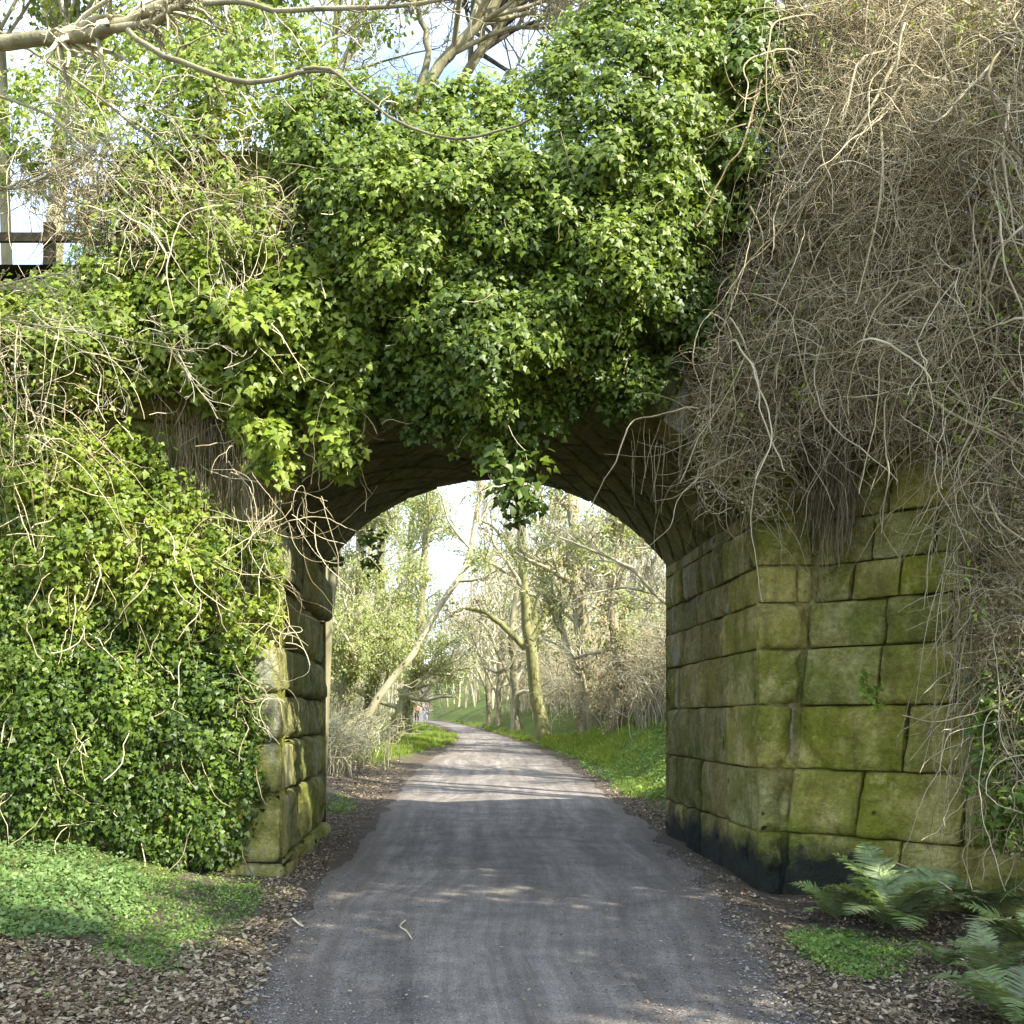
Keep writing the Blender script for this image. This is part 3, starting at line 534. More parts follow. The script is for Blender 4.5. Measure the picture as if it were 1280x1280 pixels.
# trees behind and above the bridge
for n_, (pl, r0, Yt, lab, lim) in enumerate([
    ([(388, 700), (410, 520), (470, 260), (535, 100), (600, 30), (650, -40), (700, -120)], .16, 17, 'bare tree behind the bridge leaning right across the bright sky gap', [([(525, 110), (535, 60), (520, 0), (510, -80)], .07, .03), ([(560, 75), (580, 60), (640, 35), (700, 30), (760, -20)], .06, .02)]),
    ([(394, 700), (440, 480), (520, 250), (570, 115), (610, 55), (640, 10), (690, -60)], .15, 18, 'second bare tree behind the bridge, just right of the first leaning one', [([(575, 108), (620, 112), (690, 95), (740, 60)], .05, .02), ([(600, 70), (605, 20), (620, -60)], .06, .03)]),
    ([(60, 560), (70, 300), (76, 180), (84, 60), (90, -80)], .2, 16, 'pale straight tree trunk behind the timber fence on the left', []),
    ([(380, 700), (398, 400), (412, 200), (420, 60), (430, -80)], .09, 19, 'slim bare tree behind the bridge at the left edge of the sky gap', []),
    ([(230, 560), (250, 300), (280, 100), (300, -60)], .14, 15.5, 'ivy clad tree behind the bridge above the left bank', []),
    ([(20, 560), (10, 300), (0, 60), (-20, -80)], .12, 17, 'thin ivy clad tree behind the bridge at the left edge', []),
    ([(1000, 560), (1000, 300), (990, 100), (980, -60)], .13, 16, 'bare tree behind the bridge above the brown climbers', []),
    ([(1160, 560), (1150, 300), (1160, 100), (1180, -80)], .15, 15.5, 'tree behind the bridge at the upper right', [])]):
    pts = TP(pl, Yt); b0 = pts[0].copy(); b0[2] = terrain(b0[0], b0[1]); lf = None
    if n_ in (2, 4, 5): lf = [(1, 800 if n_ != 2 else 420, 16, .35, (.09, .15), 'ivy_pale', 5.)]
    if n_ in (6, 7): lf = [(1, 160, 10, .3, (.05, .1), 'ivy_pale', 5.)]
    tree('bare_tree' if n_ not in (4, 5) else 'ivy_clad_tree', lab, 'tree', [b0]+pts[1:], r0, .05, [LV(22 if n_ < 2 else 15, .3, (.4, 1.2), up=.12, tmin=.55 if n_ < 2 else .6), LV(10, .5, up=.05), LV(8, .5, m=4)], g(150+n_), bark='bark', minr=.007, twig='twig' if n_ != 1 else 'twig_dark',
         limbs=[(TP(q, Yt), a, b) for q, a, b in lim], leaf=lf, group='trees standing behind the bridge')
for n_, (x, y, h, lab) in enumerate([(7.4, 14.6, 12, 'bare tree added to dapple the path, on the railway embankment hidden behind the bridge'), (8.5, 18.5, 13, 'bare tree added to dapple the path, on the far right bank hidden behind the bridge'), (5.6, 12.4, 14, 'bare tree added to dapple the path, on top of the bridge end behind the brown climbers')]):  # trees added out of sight to break up sunlight on the path beyond
    z = float(terrain(x, y)) if y > 15 else 5.; tree('bare_tree', lab, 'tree', [(x, y, z), (x-.2, y, z+h*.3), (x+.1, y+.2, z+h*.6), (x, y, z+h*.85)], .2, .05, [LV(16, .35, (.5, 1.3), up=.1, tmin=.2), LV(9, .5), LV(7, .5, m=4)], g(190+n_), minr=.009, leaf=[(1, 330, 12, .35, (.08, .14), 'ivy_pale', z+4)], group='bare trees added to dapple the path')
# unseen trees added right of the camera to shade the path and right wall
for n_, (x, y, h, r) in enumerate([(8.6, 6.6, 9, .2), (9.3, 4.2, 11, .25), (8.8, 1.6, 11.5, .25), (9.5, -1., 12, .25), (8.9, -3.6, 12, .3), (11, 8.2, 11, .25)]):
    z = float(terrain(x, y)); rr_ = g(170+n_)
    tree('added_shade_tree', 'unseen ivy covered tree added right of the camera to shade the path', 'tree', [(x, y, z), (x+.1, y, z+h*.3), (x-.1, y+.1, z+h*.7), (x, y, z+h)], r, .05, [LV(22, .28, (.7, 1.4), up=.05, tmin=.15), LV(7, .5)], rr_,
         leaf=[(1, 900, 15, .38, (.14, .22), 'ivy', 1.)], group='unseen trees added to shade the foreground')
# ------------------------------------------------------------------ ivy
def yleft(px, py=0): r_ = (px-VX)/F; return np.minimum(9.45, 10.17/(1-.3*r_)-.06)
def ivy(name, label, poly, n, per, rad, size, mat, seed, y0, bulge, yfun=None, stems=0, droop=.7, fill=0, tm=IVY, gapf=0., cat='ivy', tintf=None, nscale=.012):
    r = g(seed); q = sample(poly, int(n*(1.5 if gapf else 1)), r); px, py = q[:, 0], q[:, 1]; d = edged(px, py, poly)
    nz = fbm(np.stack([px*nscale, py*nscale, 0*px+seed], -1), seed, 3)
    if gapf: k = (nz > gapf-.6*r.random(len(nz))); px, py, d, nz = px[k], py[k], d[k], nz[k]
    yb = y0 if yfun is None else yfun(px, py); n2 = fbm(np.stack([px*.03, py*.03, 0*px+seed+9], -1), seed+1, 3)
    Yv = yb-bulge*(sm(0, 110, d)*.7+.1)-bulge*.3*np.clip(nz, -.5, 1)-min(bulge, .5)*.55*n2-r.random(len(px))*.15
    c = Wv(px, py, Yv); o = thing(name, label, cat, c.mean(0)); b = MB(); t = r.random(len(c)) if tintf is None else np.clip(tintf(px, py)+r.normal(size=len(c))*.2, 0, 1)
    clusters(b, tm, c, per, rad, size, r, droop=droop, tint0=t, flat=(1, .7, 1)); b.build('foliage', M[mat], o)
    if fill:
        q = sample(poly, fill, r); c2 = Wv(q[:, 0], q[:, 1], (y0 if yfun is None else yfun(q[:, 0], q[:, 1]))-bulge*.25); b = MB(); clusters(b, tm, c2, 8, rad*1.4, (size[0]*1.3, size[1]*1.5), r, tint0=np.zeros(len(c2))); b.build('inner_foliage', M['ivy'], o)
    if stems:
        k = r.integers(0, len(c), stems); S = c[k]+np.array([0, .12, .1]); dd = nrm(np.stack([r.normal(size=stems)*.5, r.normal(size=stems)*.2-.1, -np.ones(stems)*.8], -1)); P = [S]
        for j in range(9): dd = nrm(dd+r.normal(size=dd.shape)*.3+np.array([0, 0, -.08])); P.append(P[-1]+dd*.09)
        b = MB(); tubes(b, np.stack(P, 1), np.full((stems, 10), .004)*r.uniform(.6, 1.6, (stems, 1)), 3, r.random(stems)); b.build('stems', M['vine'], o)
    return o
bridgeY = lambda px, py: 9.38
top = [(340, 130), (380, 105), (440, 118), (500, 115), (560, 100), (620, 105), (680, 85), (705, 45), (735, 15), (760, -20), (960, -20), (955, 60), (945, 130), (930, 210), (925, 300), (900, 370), (872, 420), (832, 450), (822, 490), (770, 515), (728, 498), (700, 520), (678, 545), (660, 570), (636, 590), (600, 570), (556, 540), (520, 545), (480, 520), (462, 470), (440, 420), (400, 380), (360, 310), (345, 230)]
ivy('ivy', 'great dark green ivy mass hanging over the crown of the arch', top, 1500, 36, .14, (.034, .07), 'ivy', 201, 9.42, 1.0, stems=50, fill=300, gapf=-.15, tintf=lambda x, y: 1.15-.0010*y-.0004*x+.2*np.sin(x*.021+y*.013))  # tint gradient paints the upper leaves lighter, as if sunlit
ivy('ivy', 'loose sprigs of small bright ivy leaves standing up against the sky gap', [(560, 110), (600, 92), (650, 80), (690, 20), (720, -15), (780, -15), (750, 50), (710, 100), (640, 118)], 75, 8, .11, (.035, .065), 'ivy_pale', 214, 9.5, .3, stems=60, gapf=.1, tintf=lambda x, y: 0*x+.55)
ivy('ivy', 'thin ivy sprigs at the left edge of the sky gap above the main ivy mass', [(390, 120), (400, 60), (440, 80), (500, 95), (540, 112), (470, 125)], 34, 8, .1, (.035, .065), 'ivy_pale', 215, 9.5, .3, stems=40, gapf=.1, tintf=lambda x, y: 0*x+.5)
ivy('ivy', 'light yellow green ivy sprays growing over the brown twigs at the upper left', [(110, 210), (220, 190), (340, 230), (350, 330), (240, 340), (130, 330)], 110, 14, .13, (.035, .065), 'ivy_pale', 216, 8.9, .3, stems=60, gapf=.05)
ivy('ivy', 'small ivy tuft dangling into the top of the arch opening against the sky', [(612, 560), (668, 560), (676, 600), (672, 640), (655, 668), (636, 650), (618, 615)], 20, 12, .13, (.07, .11), 'ivy', 202, 9.0, .2, stems=8, tintf=lambda x, y: 0*x+.1)
ivy('ivy', 'pale green ivy spray hanging at the left of the arch above the left pier', [(150, 330), (240, 300), (330, 290), (430, 300), (470, 350), (475, 430), (450, 520), (440, 590), (412, 600), (395, 530), (380, 470), (360, 520), (372, 590), (345, 605), (310, 560), (270, 520), (240, 480), (170, 450)], 420, 24, .14, (.05, .10), 'ivy_pale', 203, 9.1, .8, yfun=lambda x, y: yleft(x)-.15, stems=50, nscale=.02)
ivy('ivy', 'yellow green ivy clinging to the upper left wall below the tangle', [(-30, 470), (110, 490), (200, 560), (300, 640), (350, 690), (355, 740), (340, 800), (300, 830), (150, 800), (-30, 760)], 640, 22, .13, (.035, .07), 'ivy_pale', 204, 9.2, .45, yfun=yleft, stems=240, gapf=.0, nscale=.02)
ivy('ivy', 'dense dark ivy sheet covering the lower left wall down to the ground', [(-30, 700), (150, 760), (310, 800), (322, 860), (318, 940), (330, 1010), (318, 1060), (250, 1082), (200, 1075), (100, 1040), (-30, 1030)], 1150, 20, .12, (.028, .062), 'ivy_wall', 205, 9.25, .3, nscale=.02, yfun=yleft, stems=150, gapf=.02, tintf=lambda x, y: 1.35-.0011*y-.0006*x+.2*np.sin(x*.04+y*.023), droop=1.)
ivy('ivy', 'loose yellow green ivy above the left bank reaching to the timber fence', [(-30, 352), (50, 350), (85, 320), (200, 300), (300, 250), (340, 330), (320, 430), (200, 480), (90, 500), (-30, 490)], 560, 20, .15, (.035, .065), 'ivy_pale', 206, 9.3, .6, yfun=yleft, stems=150, gapf=-.2)
ivy('shrub', 'yellow green leafy shrub rising above the left bank in front of the sky', [(-20, 120), (60, 60), (200, 0), (330, -10), (400, 60), (390, 140), (350, 240), (230, 300), (110, 320), (90, 240), (-20, 230)], 720, 15, .18, (.035, .07), 'ivy_pale', 207, 9.9, .9, stems=420, gapf=.0, cat='shrub')
ivy('ivy', 'small ivy tuft with dark leaves against the light at the left springing of the arch', [(408, 690), (445, 668), (490, 672), (488, 700), (430, 722), (410, 715)], 9, 9, .1, (.06, .09), 'ivy', 208, 10.4, .1, tintf=lambda x, y: 0*x+.1)
ivy('ivy', 'small ivy sprig growing from a joint in the right wing wall', [(1078, 820), (1102, 825), (1100, 880), (1082, 880)], 5, 12, .07, (.04, .06), 'ivy', 209, 8.65, .05)
ivy('ivy', 'dark ivy at the right frame edge over the wing wall', [(1225, 850), (1300, 820), (1300, 1080), (1250, 1060), (1215, 960)], 70, 14, .12, (.045, .075), 'ivy_wall', 210, 7.9, .35, stems=50, gapf=-.1)
ivy('ivy', 'ivy climbing among bare twigs at the upper right of the arch mass', [(860, -10), (1000, -10), (985, 120), (960, 200), (930, 300), (905, 260), (880, 100)], 150, 16, .15, (.05, .08), 'ivy_wall', 211, 9.3, .9, gapf=-.1)
ivy('ivy', 'thin green ivy among roots under the brown climbers by the right pier', [(880, 420), (1000, 440), (1040, 500), (1000, 560), (900, 520)], 40, 9, .12, (.03, .055), 'ivy_pale', 212, 9.3, .3)
# ------------------------------------------------------------------ brown climber tangle on the right
def strands(mb, S, n, m, step, r, down, wig, rad, curl=.5, out=0., drift=(0, 0, 0)):
    dd = nrm(r.normal(size=(n, 3))*np.array([.8, .5, .6])+np.array([0, 0, -down])); ax = nrm(r.normal(size=(n, 3))); P = [S]; w = r.normal(size=(n, 1))*curl
    for j in range(m-1):
        dd = nrm(dd+np.cross(ax, dd)*w*.5+r.normal(size=dd.shape)*wig+np.array([0, -out, -down*.18])+np.array(drift)); P.append(P[-1]+dd*step*r.uniform(.7, 1.2, (n, 1)))
    P = np.stack(P, 1); tubes(mb, P, rad[:, None]*np.linspace(1, .5, m)[None], 3, r.random(n)); return P
def tangle(name, label, poly, seed, y0, bulge, n, thick, leafn, mats=('vine', 'vine_dark')):
    r = g(seed); o = None
    for pi, (matn, cnt, dep, rr_) in enumerate([(mats[1], n[0], .0, (.004, .007)), (mats[0], n[1], 1., (.0016, .0044))]):
        q = sample(poly, cnt, r); d = edged(q[:, 0], q[:, 1], poly); nz = fbm(np.stack([q[:, 0]*.012, q[:, 1]*.012, 0*d], -1), seed, 3)
        yb = y0(q[:, 0], q[:, 1]); Yv = yb-dep*bulge*(.15+.6*sm(0, 130, d)+.5*nz)-r.random(cnt)*.3; S = Wv(q[:, 0], q[:, 1], Yv)
        if o is None: o = thing(name, label, 'climber', S.mean(0))
        b = MB(); strands(b, S, cnt, 16, .05, r, .28, .24, r.uniform(*rr_, cnt), curl=.7); b.build('stems' if pi else 'inner_stems', M[matn], o)
    q = sample(poly, thick, r); Yv = y0(q[:, 0], q[:, 1])-bulge*.8-r.random(thick)*.25; b = MB()
    strands(b, Wv(q[:, 0], q[:, 1]-40, Yv), thick, 30, .06, r, .5, .11, r.uniform(.003, .005, thick)+.012*r.random(thick)**6, curl=.2); b.build('main_stems', M[mats[0]], o)
    if leafn:
        q = sample(poly, leafn, r); b = MB(); c = Wv(q[:, 0], q[:, 1], y0(q[:, 0], q[:, 1])-bulge*.3-r.random(leafn)*.4); clusters(b, SMALL, c, 6, .12, (.02, .045), r); b.build('dead_foliage', M['scrub'], o)
        q = sample(poly, leafn//8, r); b = MB(); c = Wv(q[:, 0], q[:, 1], y0(q[:, 0], q[:, 1])-bulge*.7-r.random(len(q))*.3); clusters(b, OVAL, c, 7, .08, (.03, .055), r, tint0=np.full(len(c), .8)); b.build('foliage', M['ivy_pale'], o)
    return o
yr = lambda x, y: 9.45-.0043*np.clip(x-1000, 0, 400)-0.*y
tangle('climber_tangle', 'huge brown leafless climber tangle hanging over the right wing wall', [(985, -20), (1300, -20), (1300, 570), (1230, 580), (1190, 530), (1120, 550), (1060, 525), (1000, 500), (930, 530), (890, 480), (885, 420), (905, 360), (930, 300), (940, 200), (955, 90)], 301, yr, .8, (5500, 9500), 420, 2600)
tangle('climber_tangle', 'wispy end of brown stems trailing beside the right pier', [(880, 420), (990, 420), (1000, 560), (960, 640), (900, 640), (872, 560)], 302, lambda x, y: 9.2+0*x, .25, (60, 330), 24, 40)
tangle('climber_tangle', 'hanging brown stems trailing down the wing wall at the right frame edge', [(1205, 560), (1300, 560), (1300, 1080), (1265, 1060), (1240, 900), (1215, 760)], 303, lambda x, y: 8.15-.002*(x-1200), .3, (260, 520), 50, 200)
tangle('bramble_tangle', 'brown bramble tangle in the shade at the upper left between leafy patches', [(60, 190), (200, 200), (330, 230), (390, 250), (360, 330), (250, 360), (120, 330), (60, 260)], 304, lambda x, y: 9.3+0*x, .5, (650, 170), 20, 200)
tangle('bramble_tangle', 'thin grey twigs tangled over the far left bank', [(-30, 380), (120, 400), (140, 560), (60, 600), (-30, 600)], 305, lambda x, y: yleft(x)-.2, .4, (30, 110), 20, 60)
# aerial roots hanging on walls
def roots(label, poly, n, seed, yv, ln_, down=1.4, rad=(.0025, .006), mat='vine'):
    r = g(seed); q = sample(poly, n, r); b = MB(); m = 14; S = Wv(q[:, 0], q[:, 1], yv(q[:, 0], q[:, 1])-r.random(n)*.06); dd = nrm(np.stack([r.normal(size=n)*.12, r.normal(size=n)*.03, -np.ones(n)], -1)); P = [S]
    for j in range(m-1): dd = nrm(dd+r.normal(size=dd.shape)*np.array([.12, .03, .02])+np.array([0, 0, -.2])); P.append(P[-1]+dd*(ln_*r.uniform(.5, 1.3, (n, 1))/m))
    tubes(b, np.stack(P, 1), r.uniform(*rad, (n, 1))*np.linspace(1, .6, m), 3, r.random(n)); tag(b.build('hanging_roots', M[mat]), label, 'roots')
roots('dense thin vertical roots hanging on the shaded left wall under the pale ivy', [(190, 480), (340, 500), (350, 620), (300, 660), (200, 600)], 260, 311, lambda x, y: yleft(x)-.1, .9, mat='vine_dark')
roots('thin roots hanging from the climbers across the seam beside the right pier', [(1000, 520), (1060, 520), (1075, 600), (1035, 620), (1015, 600)], 150, 312, lambda x, y: 9.28-.003*(x-1000), 1.0, mat='vine_dark')
roots('few long fine roots dangling under the right side of the vault', [(780, 480), (870, 500), (860, 560), (790, 560)], 16, 313, lambda x, y: 9.45+0*x, .8, rad=(.002, .004))
roots('long pale stems hanging straight down the right wing wall', [(1195, 560), (1240, 560), (1240, 720), (1200, 720)], 40, 314, lambda x, y: 8.0+0*x, 2.6, rad=(.003, .006))
# curvy wisps on the left of the arch
r = g(320); b = MB(); q = sample([(280, 560), (350, 600), (420, 590), (420, 640), (330, 700), (290, 640)], 46, r); strands(b, Wv(q[:, 0], q[:, 1], 9.15-r.random(46)*.2), 46, 22, .05, r, .25, .12, r.uniform(.003, .006, 46), curl=.4)
q = sample([(250, 700), (350, 700), (370, 900), (300, 900)], 30, r); strands(b, Wv(q[:, 0], q[:, 1], 9.2-r.random(30)*.1), 30, 18, .05, r, .3, .15, r.uniform(.003, .006, 30), curl=.5)
tag(b.build('dry_stems', M['vine']), 'curling dry stems in front of the left pier and arch corner', 'stems')
# ------------------------------------------------------------------ overhanging branches top left
def branch(label, pls, spec, seed, mat='bark', tw='twig'):
    o = thing('overhanging_branch', label, 'branch', pls[0][0][0]); r = g(seed); tb = MB(); LP = []; LR = []
    for pts, a, bb in pls: q = spline(pts, 14)[None]; q[0, 1:] += r.normal(size=(13, 3))*a*.25; rr = np.linspace(a, bb, 14)[None]; tubes(tb, q, rr, 7, .6); LP.append(q); LR.append(rr)
    cur = (np.concatenate(LP), np.concatenate(LR)); cb = MB() if len(spec) > 1 else tb
    for s in spec: cur = grow(cur[0], cur[1], rng=r, **s); tubes(cb, cur[0], np.maximum(cur[1], .0022), 3, r.random(len(cur[0])))
    tb.build('limb', M[mat], o)
    if len(spec) > 1: cb.build('twigs', M[tw], o)
    return o
def BP(pl, Y): return [W(x, y, Y-.002*(x)) for x, y in pl]
branch('thick pale branch crossing the top left corner of the view', [(BP([(-60, 62), (20, 50), (80, 45), (130, 38), (170, 22), (235, -5), (300, -40)], 7.), .055, .04), (BP([(120, 40), (180, 30), (215, 14), (245, -10)], 6.9), .03, .018)], [LV(26, .25, (.3, 1.), up=-.12, wig=.15, m=8), LV(4, .5, up=-.05, m=5), LV(2, .5, m=4)], 401)
branch('long thin branch dipping from the top left across the middle of the ivy', [(BP([(160, 38), (190, 62), (235, 80), (300, 102), (345, 100), (385, 86), (420, 90)], 6.8), .02, .012), (BP([(380, 86), (415, 88), (450, 118), (500, 155), (560, 172), (620, 165), (665, 148)], 6.7), .011, .006)], [LV(5, .15, up=-.05, m=5)], 402)
branch('slender branch running along the top edge towards the sky gap', [(BP([(255, 4), (300, 2), (350, 12), (410, 10), (480, 8), (545, 2), (590, -8)], 6.8), .018, .01)], [LV(16, .3, up=-.02, m=6), LV(5, .5, m=4)], 403)
branch('drooping fan of fine twigs falling from the upper left frame edge', [(BP([(-80, 90), (0, 120), (70, 150), (130, 210), (170, 260)], 7.2), .014, .005), (BP([(-80, 0), (0, 40), (80, 90), (160, 150), (230, 210), (260, 250)], 7.3), .014, .004), (BP([(-60, 180), (0, 235), (60, 220), (120, 185)], 7.3), .012, .004), (BP([(-60, 390), (0, 400), (90, 412), (160, 425), (240, 440)], 7.6), .01, .004), (BP([(-40, 370), (30, 350), (80, 342)], 7.6), .012, .005), (BP([(-40, 240), (0, 238), (40, 222), (90, 202)], 7.6), .015, .005)],
       [LV(16, .35, (.2, .8), up=-.06, wig=.14, m=8), LV(5, .45, up=-.05, m=5), LV(2, .5, m=4)], 404)
branch('pale forked stems bending down through the top of the brown climbers', [([W(x, y, Y_) for x, y, Y_ in q], a, b_) for q, a, b_ in [([(1200, 20, 8.6), (1165, 38, 8.3), (1120, 75, 8.1), (1085, 140, 8.0), (1050, 190, 8.1), (1020, 240, 8.2)], .02, .008), ([(1165, 38, 8.3), (1125, 60, 8.1), (1075, 75, 8.), (1060, 130, 8.), (1052, 160, 8.1)], .014, .006), ([(1160, 42, 8.3), (1140, 85, 8.), (1110, 130, 7.95), (1080, 165, 8.0)], .013, .005), ([(1100, 150, 8.), (1104, 220, 7.9), (1090, 300, 7.9), (1070, 380, 8.)], .012, .005), ([(1262, 120, 7.6), (1255, 200, 7.5), (1270, 300, 7.5)], .013, .006)]], [LV(9, .4, (.3, .9), up=-.15, wig=.2, m=7), LV(4, .5, up=-.1, m=5)], 405, mat='vine', tw='vine')
# timber fence at the top left
fn = thing('timber_fence', 'weathered timber rail fence at the top of the left bank', 'fence', W(20, 420, 9.85))
def boxmb(c, s): 
    b = MB(); c = np.array(c); s = np.array(s)/2; v = np.array([(x, y, z) for x in (-1, 1) for y in (-1, 1) for z in (-1, 1)])*s+c; v = v+.006*fbm(v*7, 2, 2)[:, None]
    b.add(v, [(0, 1, 3, 2), (4, 6, 7, 5), (0, 4, 5, 1), (2, 3, 7, 6), (0, 2, 6, 4), (1, 5, 7, 3)], .4); return b
for py in (297, 340, 382): p = W(-60, py, 9.85); boxmb((p[0], p[1], p[2]), (3., .045, .09)).build('rail', M['timber'], fn, smooth=False)
for px in (-170, -20, 62): p = W(px, 350, 9.93); boxmb((p[0], p[1], p[2]-.15), (.1, .1, 1.45)).build('post', M['timber'], fn, smooth=False)
# ------------------------------------------------------------------ ground plants and litter
def onground(poly, n, r, lift=0.):
    q = sample(poly, n, r); out = np.array([GY(a, b) for a, b in q[:min(n, 500)]])
    k = r.integers(0, len(out), n); P = out[k]+np.concatenate([r.normal(size=(n, 2))*.06, np.zeros((n, 1))], 1); P[:, 2] = terrain(P[:, 0], P[:, 1])+lift; return P
def cover(name, label, poly, n, mat, seed, h, size, tm=OVAL, cat='ground cover', up=.9):
    r = g(seed); P = onground(poly, int(n*1.3), r); P = P[fbm(P*np.array([3., 3., 0]), seed+2, 3) > -.3+.25*r.normal(size=len(P))]; n = len(P); P[:, 2] += r.random(n)**1.4*h*(.5+.5*fbm(P*2.7, seed+5, 2)); nn = np.array([0, -.25, up])+r.normal(size=(n, 3))*.45; tip = r.normal(size=(n, 3))
    b = MB(); t = np.clip(.5+.5*fbm(P*2.2, seed, 3)+r.normal(size=n)*.2, 0, 1); leaves(b, tm, P, nn, tip, r.uniform(*size, n), t); return tag(b.build(name, M[mat]), label, cat, kind='stuff')
cover('ground_cover', 'blue green low plants at the foot of the ivy wall on the left', [(-20, 1050), (60, 1055), (150, 1075), (190, 1110), (170, 1150), (90, 1170), (-20, 1180)], 6500, 'herb_blue', 501, .16, (.03, .06))
cover('ground_cover', 'bright green low weeds spreading towards the path on the left', [(170, 1080), (250, 1090), (320, 1095), (338, 1130), (300, 1150), (280, 1180), (200, 1215), (110, 1200), (150, 1150)], 6000, 'herb', 502, .07, (.018, .038))
cover('ground_cover', 'bright green clover like patch in front of the ferns on the right', [(985, 1178), (1040, 1165), (1130, 1178), (1142, 1200), (1110, 1225), (1060, 1225), (1010, 1200)], 5200, 'herb', 503, .12, (.018, .038))
cover('ground_cover', 'leafy green plants covering the sunlit bank right of the path beyond the arch', [(690, 935), (740, 915), (790, 895), (840, 880), (840, 1000), (800, 1005), (740, 970)], 9000, 'herb', 504, .22, (.05, .1))
cover('ground_cover', 'green weeds at the foot of the left abutment beyond the arch', [(408, 990), (445, 1000), (450, 1015), (412, 1018)], 900, 'herb', 505, .08, (.03, .06))
cover('ground_cover', 'scattered small weeds on the leaf litter at the bottom left', [(20, 1190), (120, 1200), (330, 1120), (360, 1130), (160, 1275), (20, 1275)], 260, 'herb', 506, .05, (.02, .045))
def grassblades(name, label, poly, n, seed, h):
    r = g(seed); P = onground(poly, n, r); d = nrm(np.stack([r.normal(size=n)*.4, r.normal(size=n)*.4, np.ones(n)], -1)); b = MB()
    leaves(b, (np.array([(-.06, 0, 0), (.06, 0, 0), (.0, 1, -.15)]), np.array([(0, 1, 2)])), P, np.cross(d, r.normal(size=(n, 3))), d, h*r.uniform(.5, 1.2, n), r.random(n)); tag(b.build(name, M['grass']), label, 'grass', kind='stuff')
grassblades('grass', 'short bright grass verge left of the path beyond the arch', [(415, 950), (470, 925), (530, 903), (570, 918), (572, 928), (530, 940), (440, 955)], 26000, 511, .16)
grassblades('grass', 'short bright grass right of the path around the mossy tree', [(560, 900), (600, 905), (640, 915), (690, 925), (740, 915), (800, 895), (760, 960), (700, 940), (650, 925)], 26000, 512, .2)
grassblades('grass', 'sparse grass on the bank edge right of the path beyond the arch', [(740, 950), (830, 885), (830, 1000), (790, 1000)], 9000, 513, .13)
def litter(label, poly, n, seed, size, lift=.012, tm=OVAL):
    r = g(seed); P = onground(poly, n, r, lift); P[:, 2] = np.maximum(P[:, 2], np.where((P[:, 0] > eL(P[:, 1])) & (P[:, 0] < eR(P[:, 1])), base(P[:, 1])+.03, -9)); P[:, 2] += r.random(n)*.015; b = MB()
    leaves(b, tm, P, np.array([0, 0, 1.])+r.normal(size=(n, 3))*.35, r.normal(size=(n, 3)), size[0]*.45+(size[1]*1.05-size[0]*.45)*r.random(n)**2.6, r.random(n)); tag(b.build('leaf_litter', M['litter']), label, 'leaf litter', kind='stuff')
litter('brown dead leaves covering the ground at the bottom left', [(-20, 1170), (90, 1175), (200, 1215), (300, 1150), (350, 1150), (335, 1200), (290, 1290), (-20, 1290)], 15000, 521, (.025, .06))
litter('fine brown leaf debris along the left path edge under the arch', [(330, 1090), (400, 1030), (440, 960), (500, 955), (505, 975), (450, 1040), (380, 1110), (330, 1180)], 11000, 522, (.02, .05))
litter('brown dead leaves between the path and the right pier', [(840, 1040), (950, 1125), (1130, 1125), (1290, 1120), (1290, 1290), (1010, 1290), (940, 1170), (870, 1090)], 17000, 523, (.02, .05))
litter('dead leaves along the right path edge beyond the arch', [(700, 945), (740, 960), (830, 1010), (835, 1040), (800, 1025), (740, 975)], 3500, 524, (.03, .07))
litter('pale dead leaves scattered on the dark path surface', [(295, 1290), (400, 1100), (520, 960), (640, 930), (740, 975), (870, 1090), (1010, 1290)], 900, 525, (.015, .035))
litter('brown leaves on the verge left of the path beyond the arch', [(412, 950), (500, 945), (505, 965), (470, 1005), (430, 1000), (412, 985)], 4500, 526, (.04, .08))
for n_, (pl, rd, lab) in enumerate([([(366, 1153), (372, 1160), (380, 1168)], .009, 'short pale stick lying at the left edge of the path'), ([(507, 1160), (500, 1168), (508, 1174), (515, 1184)], .006, 'small curled twig lying in the middle of the path'), ([(1100, 1125), (1160, 1155), (1190, 1180)], .008, 'dead stick leaning among the ferns')]):
    pts = []
    for x, y in pl:
        p = GY(x, y); p[2] = max(p[2], float(base(p[1]))+.02)+.008
        if n_ == 2: p[2] += .25
        pts.append(p)
    b = MB(); tubes(b, spline(pts, 10)[None], np.full((1, 10), rd), 5, .9); tag(b.build('stick' if n_ != 1 else 'twig', M['vine']), lab, 'stick')
def pebbles(label, poly, n, seed, size):
    r = g(seed); P = onground(poly, n, r); P[:, :2] += r.normal(size=(n, 2))*.12; P[:, 2] = np.maximum(terrain(P[:, 0], P[:, 1]), np.where((P[:, 0] > eL(P[:, 1])) & (P[:, 0] < eR(P[:, 1])), base(P[:, 1])+.02, -9))
    o6 = np.array([(1, 0, 0), (-1, 0, 0), (0, 1, 0), (0, -1, 0), (0, 0, 1), (0, 0, -1)], float); f8 = np.array([(0, 2, 4), (2, 1, 4), (1, 3, 4), (3, 0, 4), (2, 0, 5), (1, 2, 5), (3, 1, 5), (0, 3, 5)])
    sz = (size[0]+(size[1]-size[0])*r.random(n)**4)[:, None, None]; a = r.uniform(0, 6.3, n); v = o6[None]*sz*np.array([1, .8, .55])*r.uniform(.7, 1.2, (n, 6, 1)); c, s_ = np.cos(a)[:, None], np.sin(a)[:, None]
    v = np.stack([v[..., 0]*c-v[..., 1]*s_, v[..., 0]*s_+v[..., 1]*c, v[..., 2]], -1)+P[:, None]; b = MB(); b.add(v.reshape(-1, 3), (np.arange(n)[:, None, None]*6+f8).reshape(-1, 3), np.repeat(r.random(n), 6)); tag(b.build('gravel', M['grit'], smooth=False), label, 'gravel', kind='stuff')
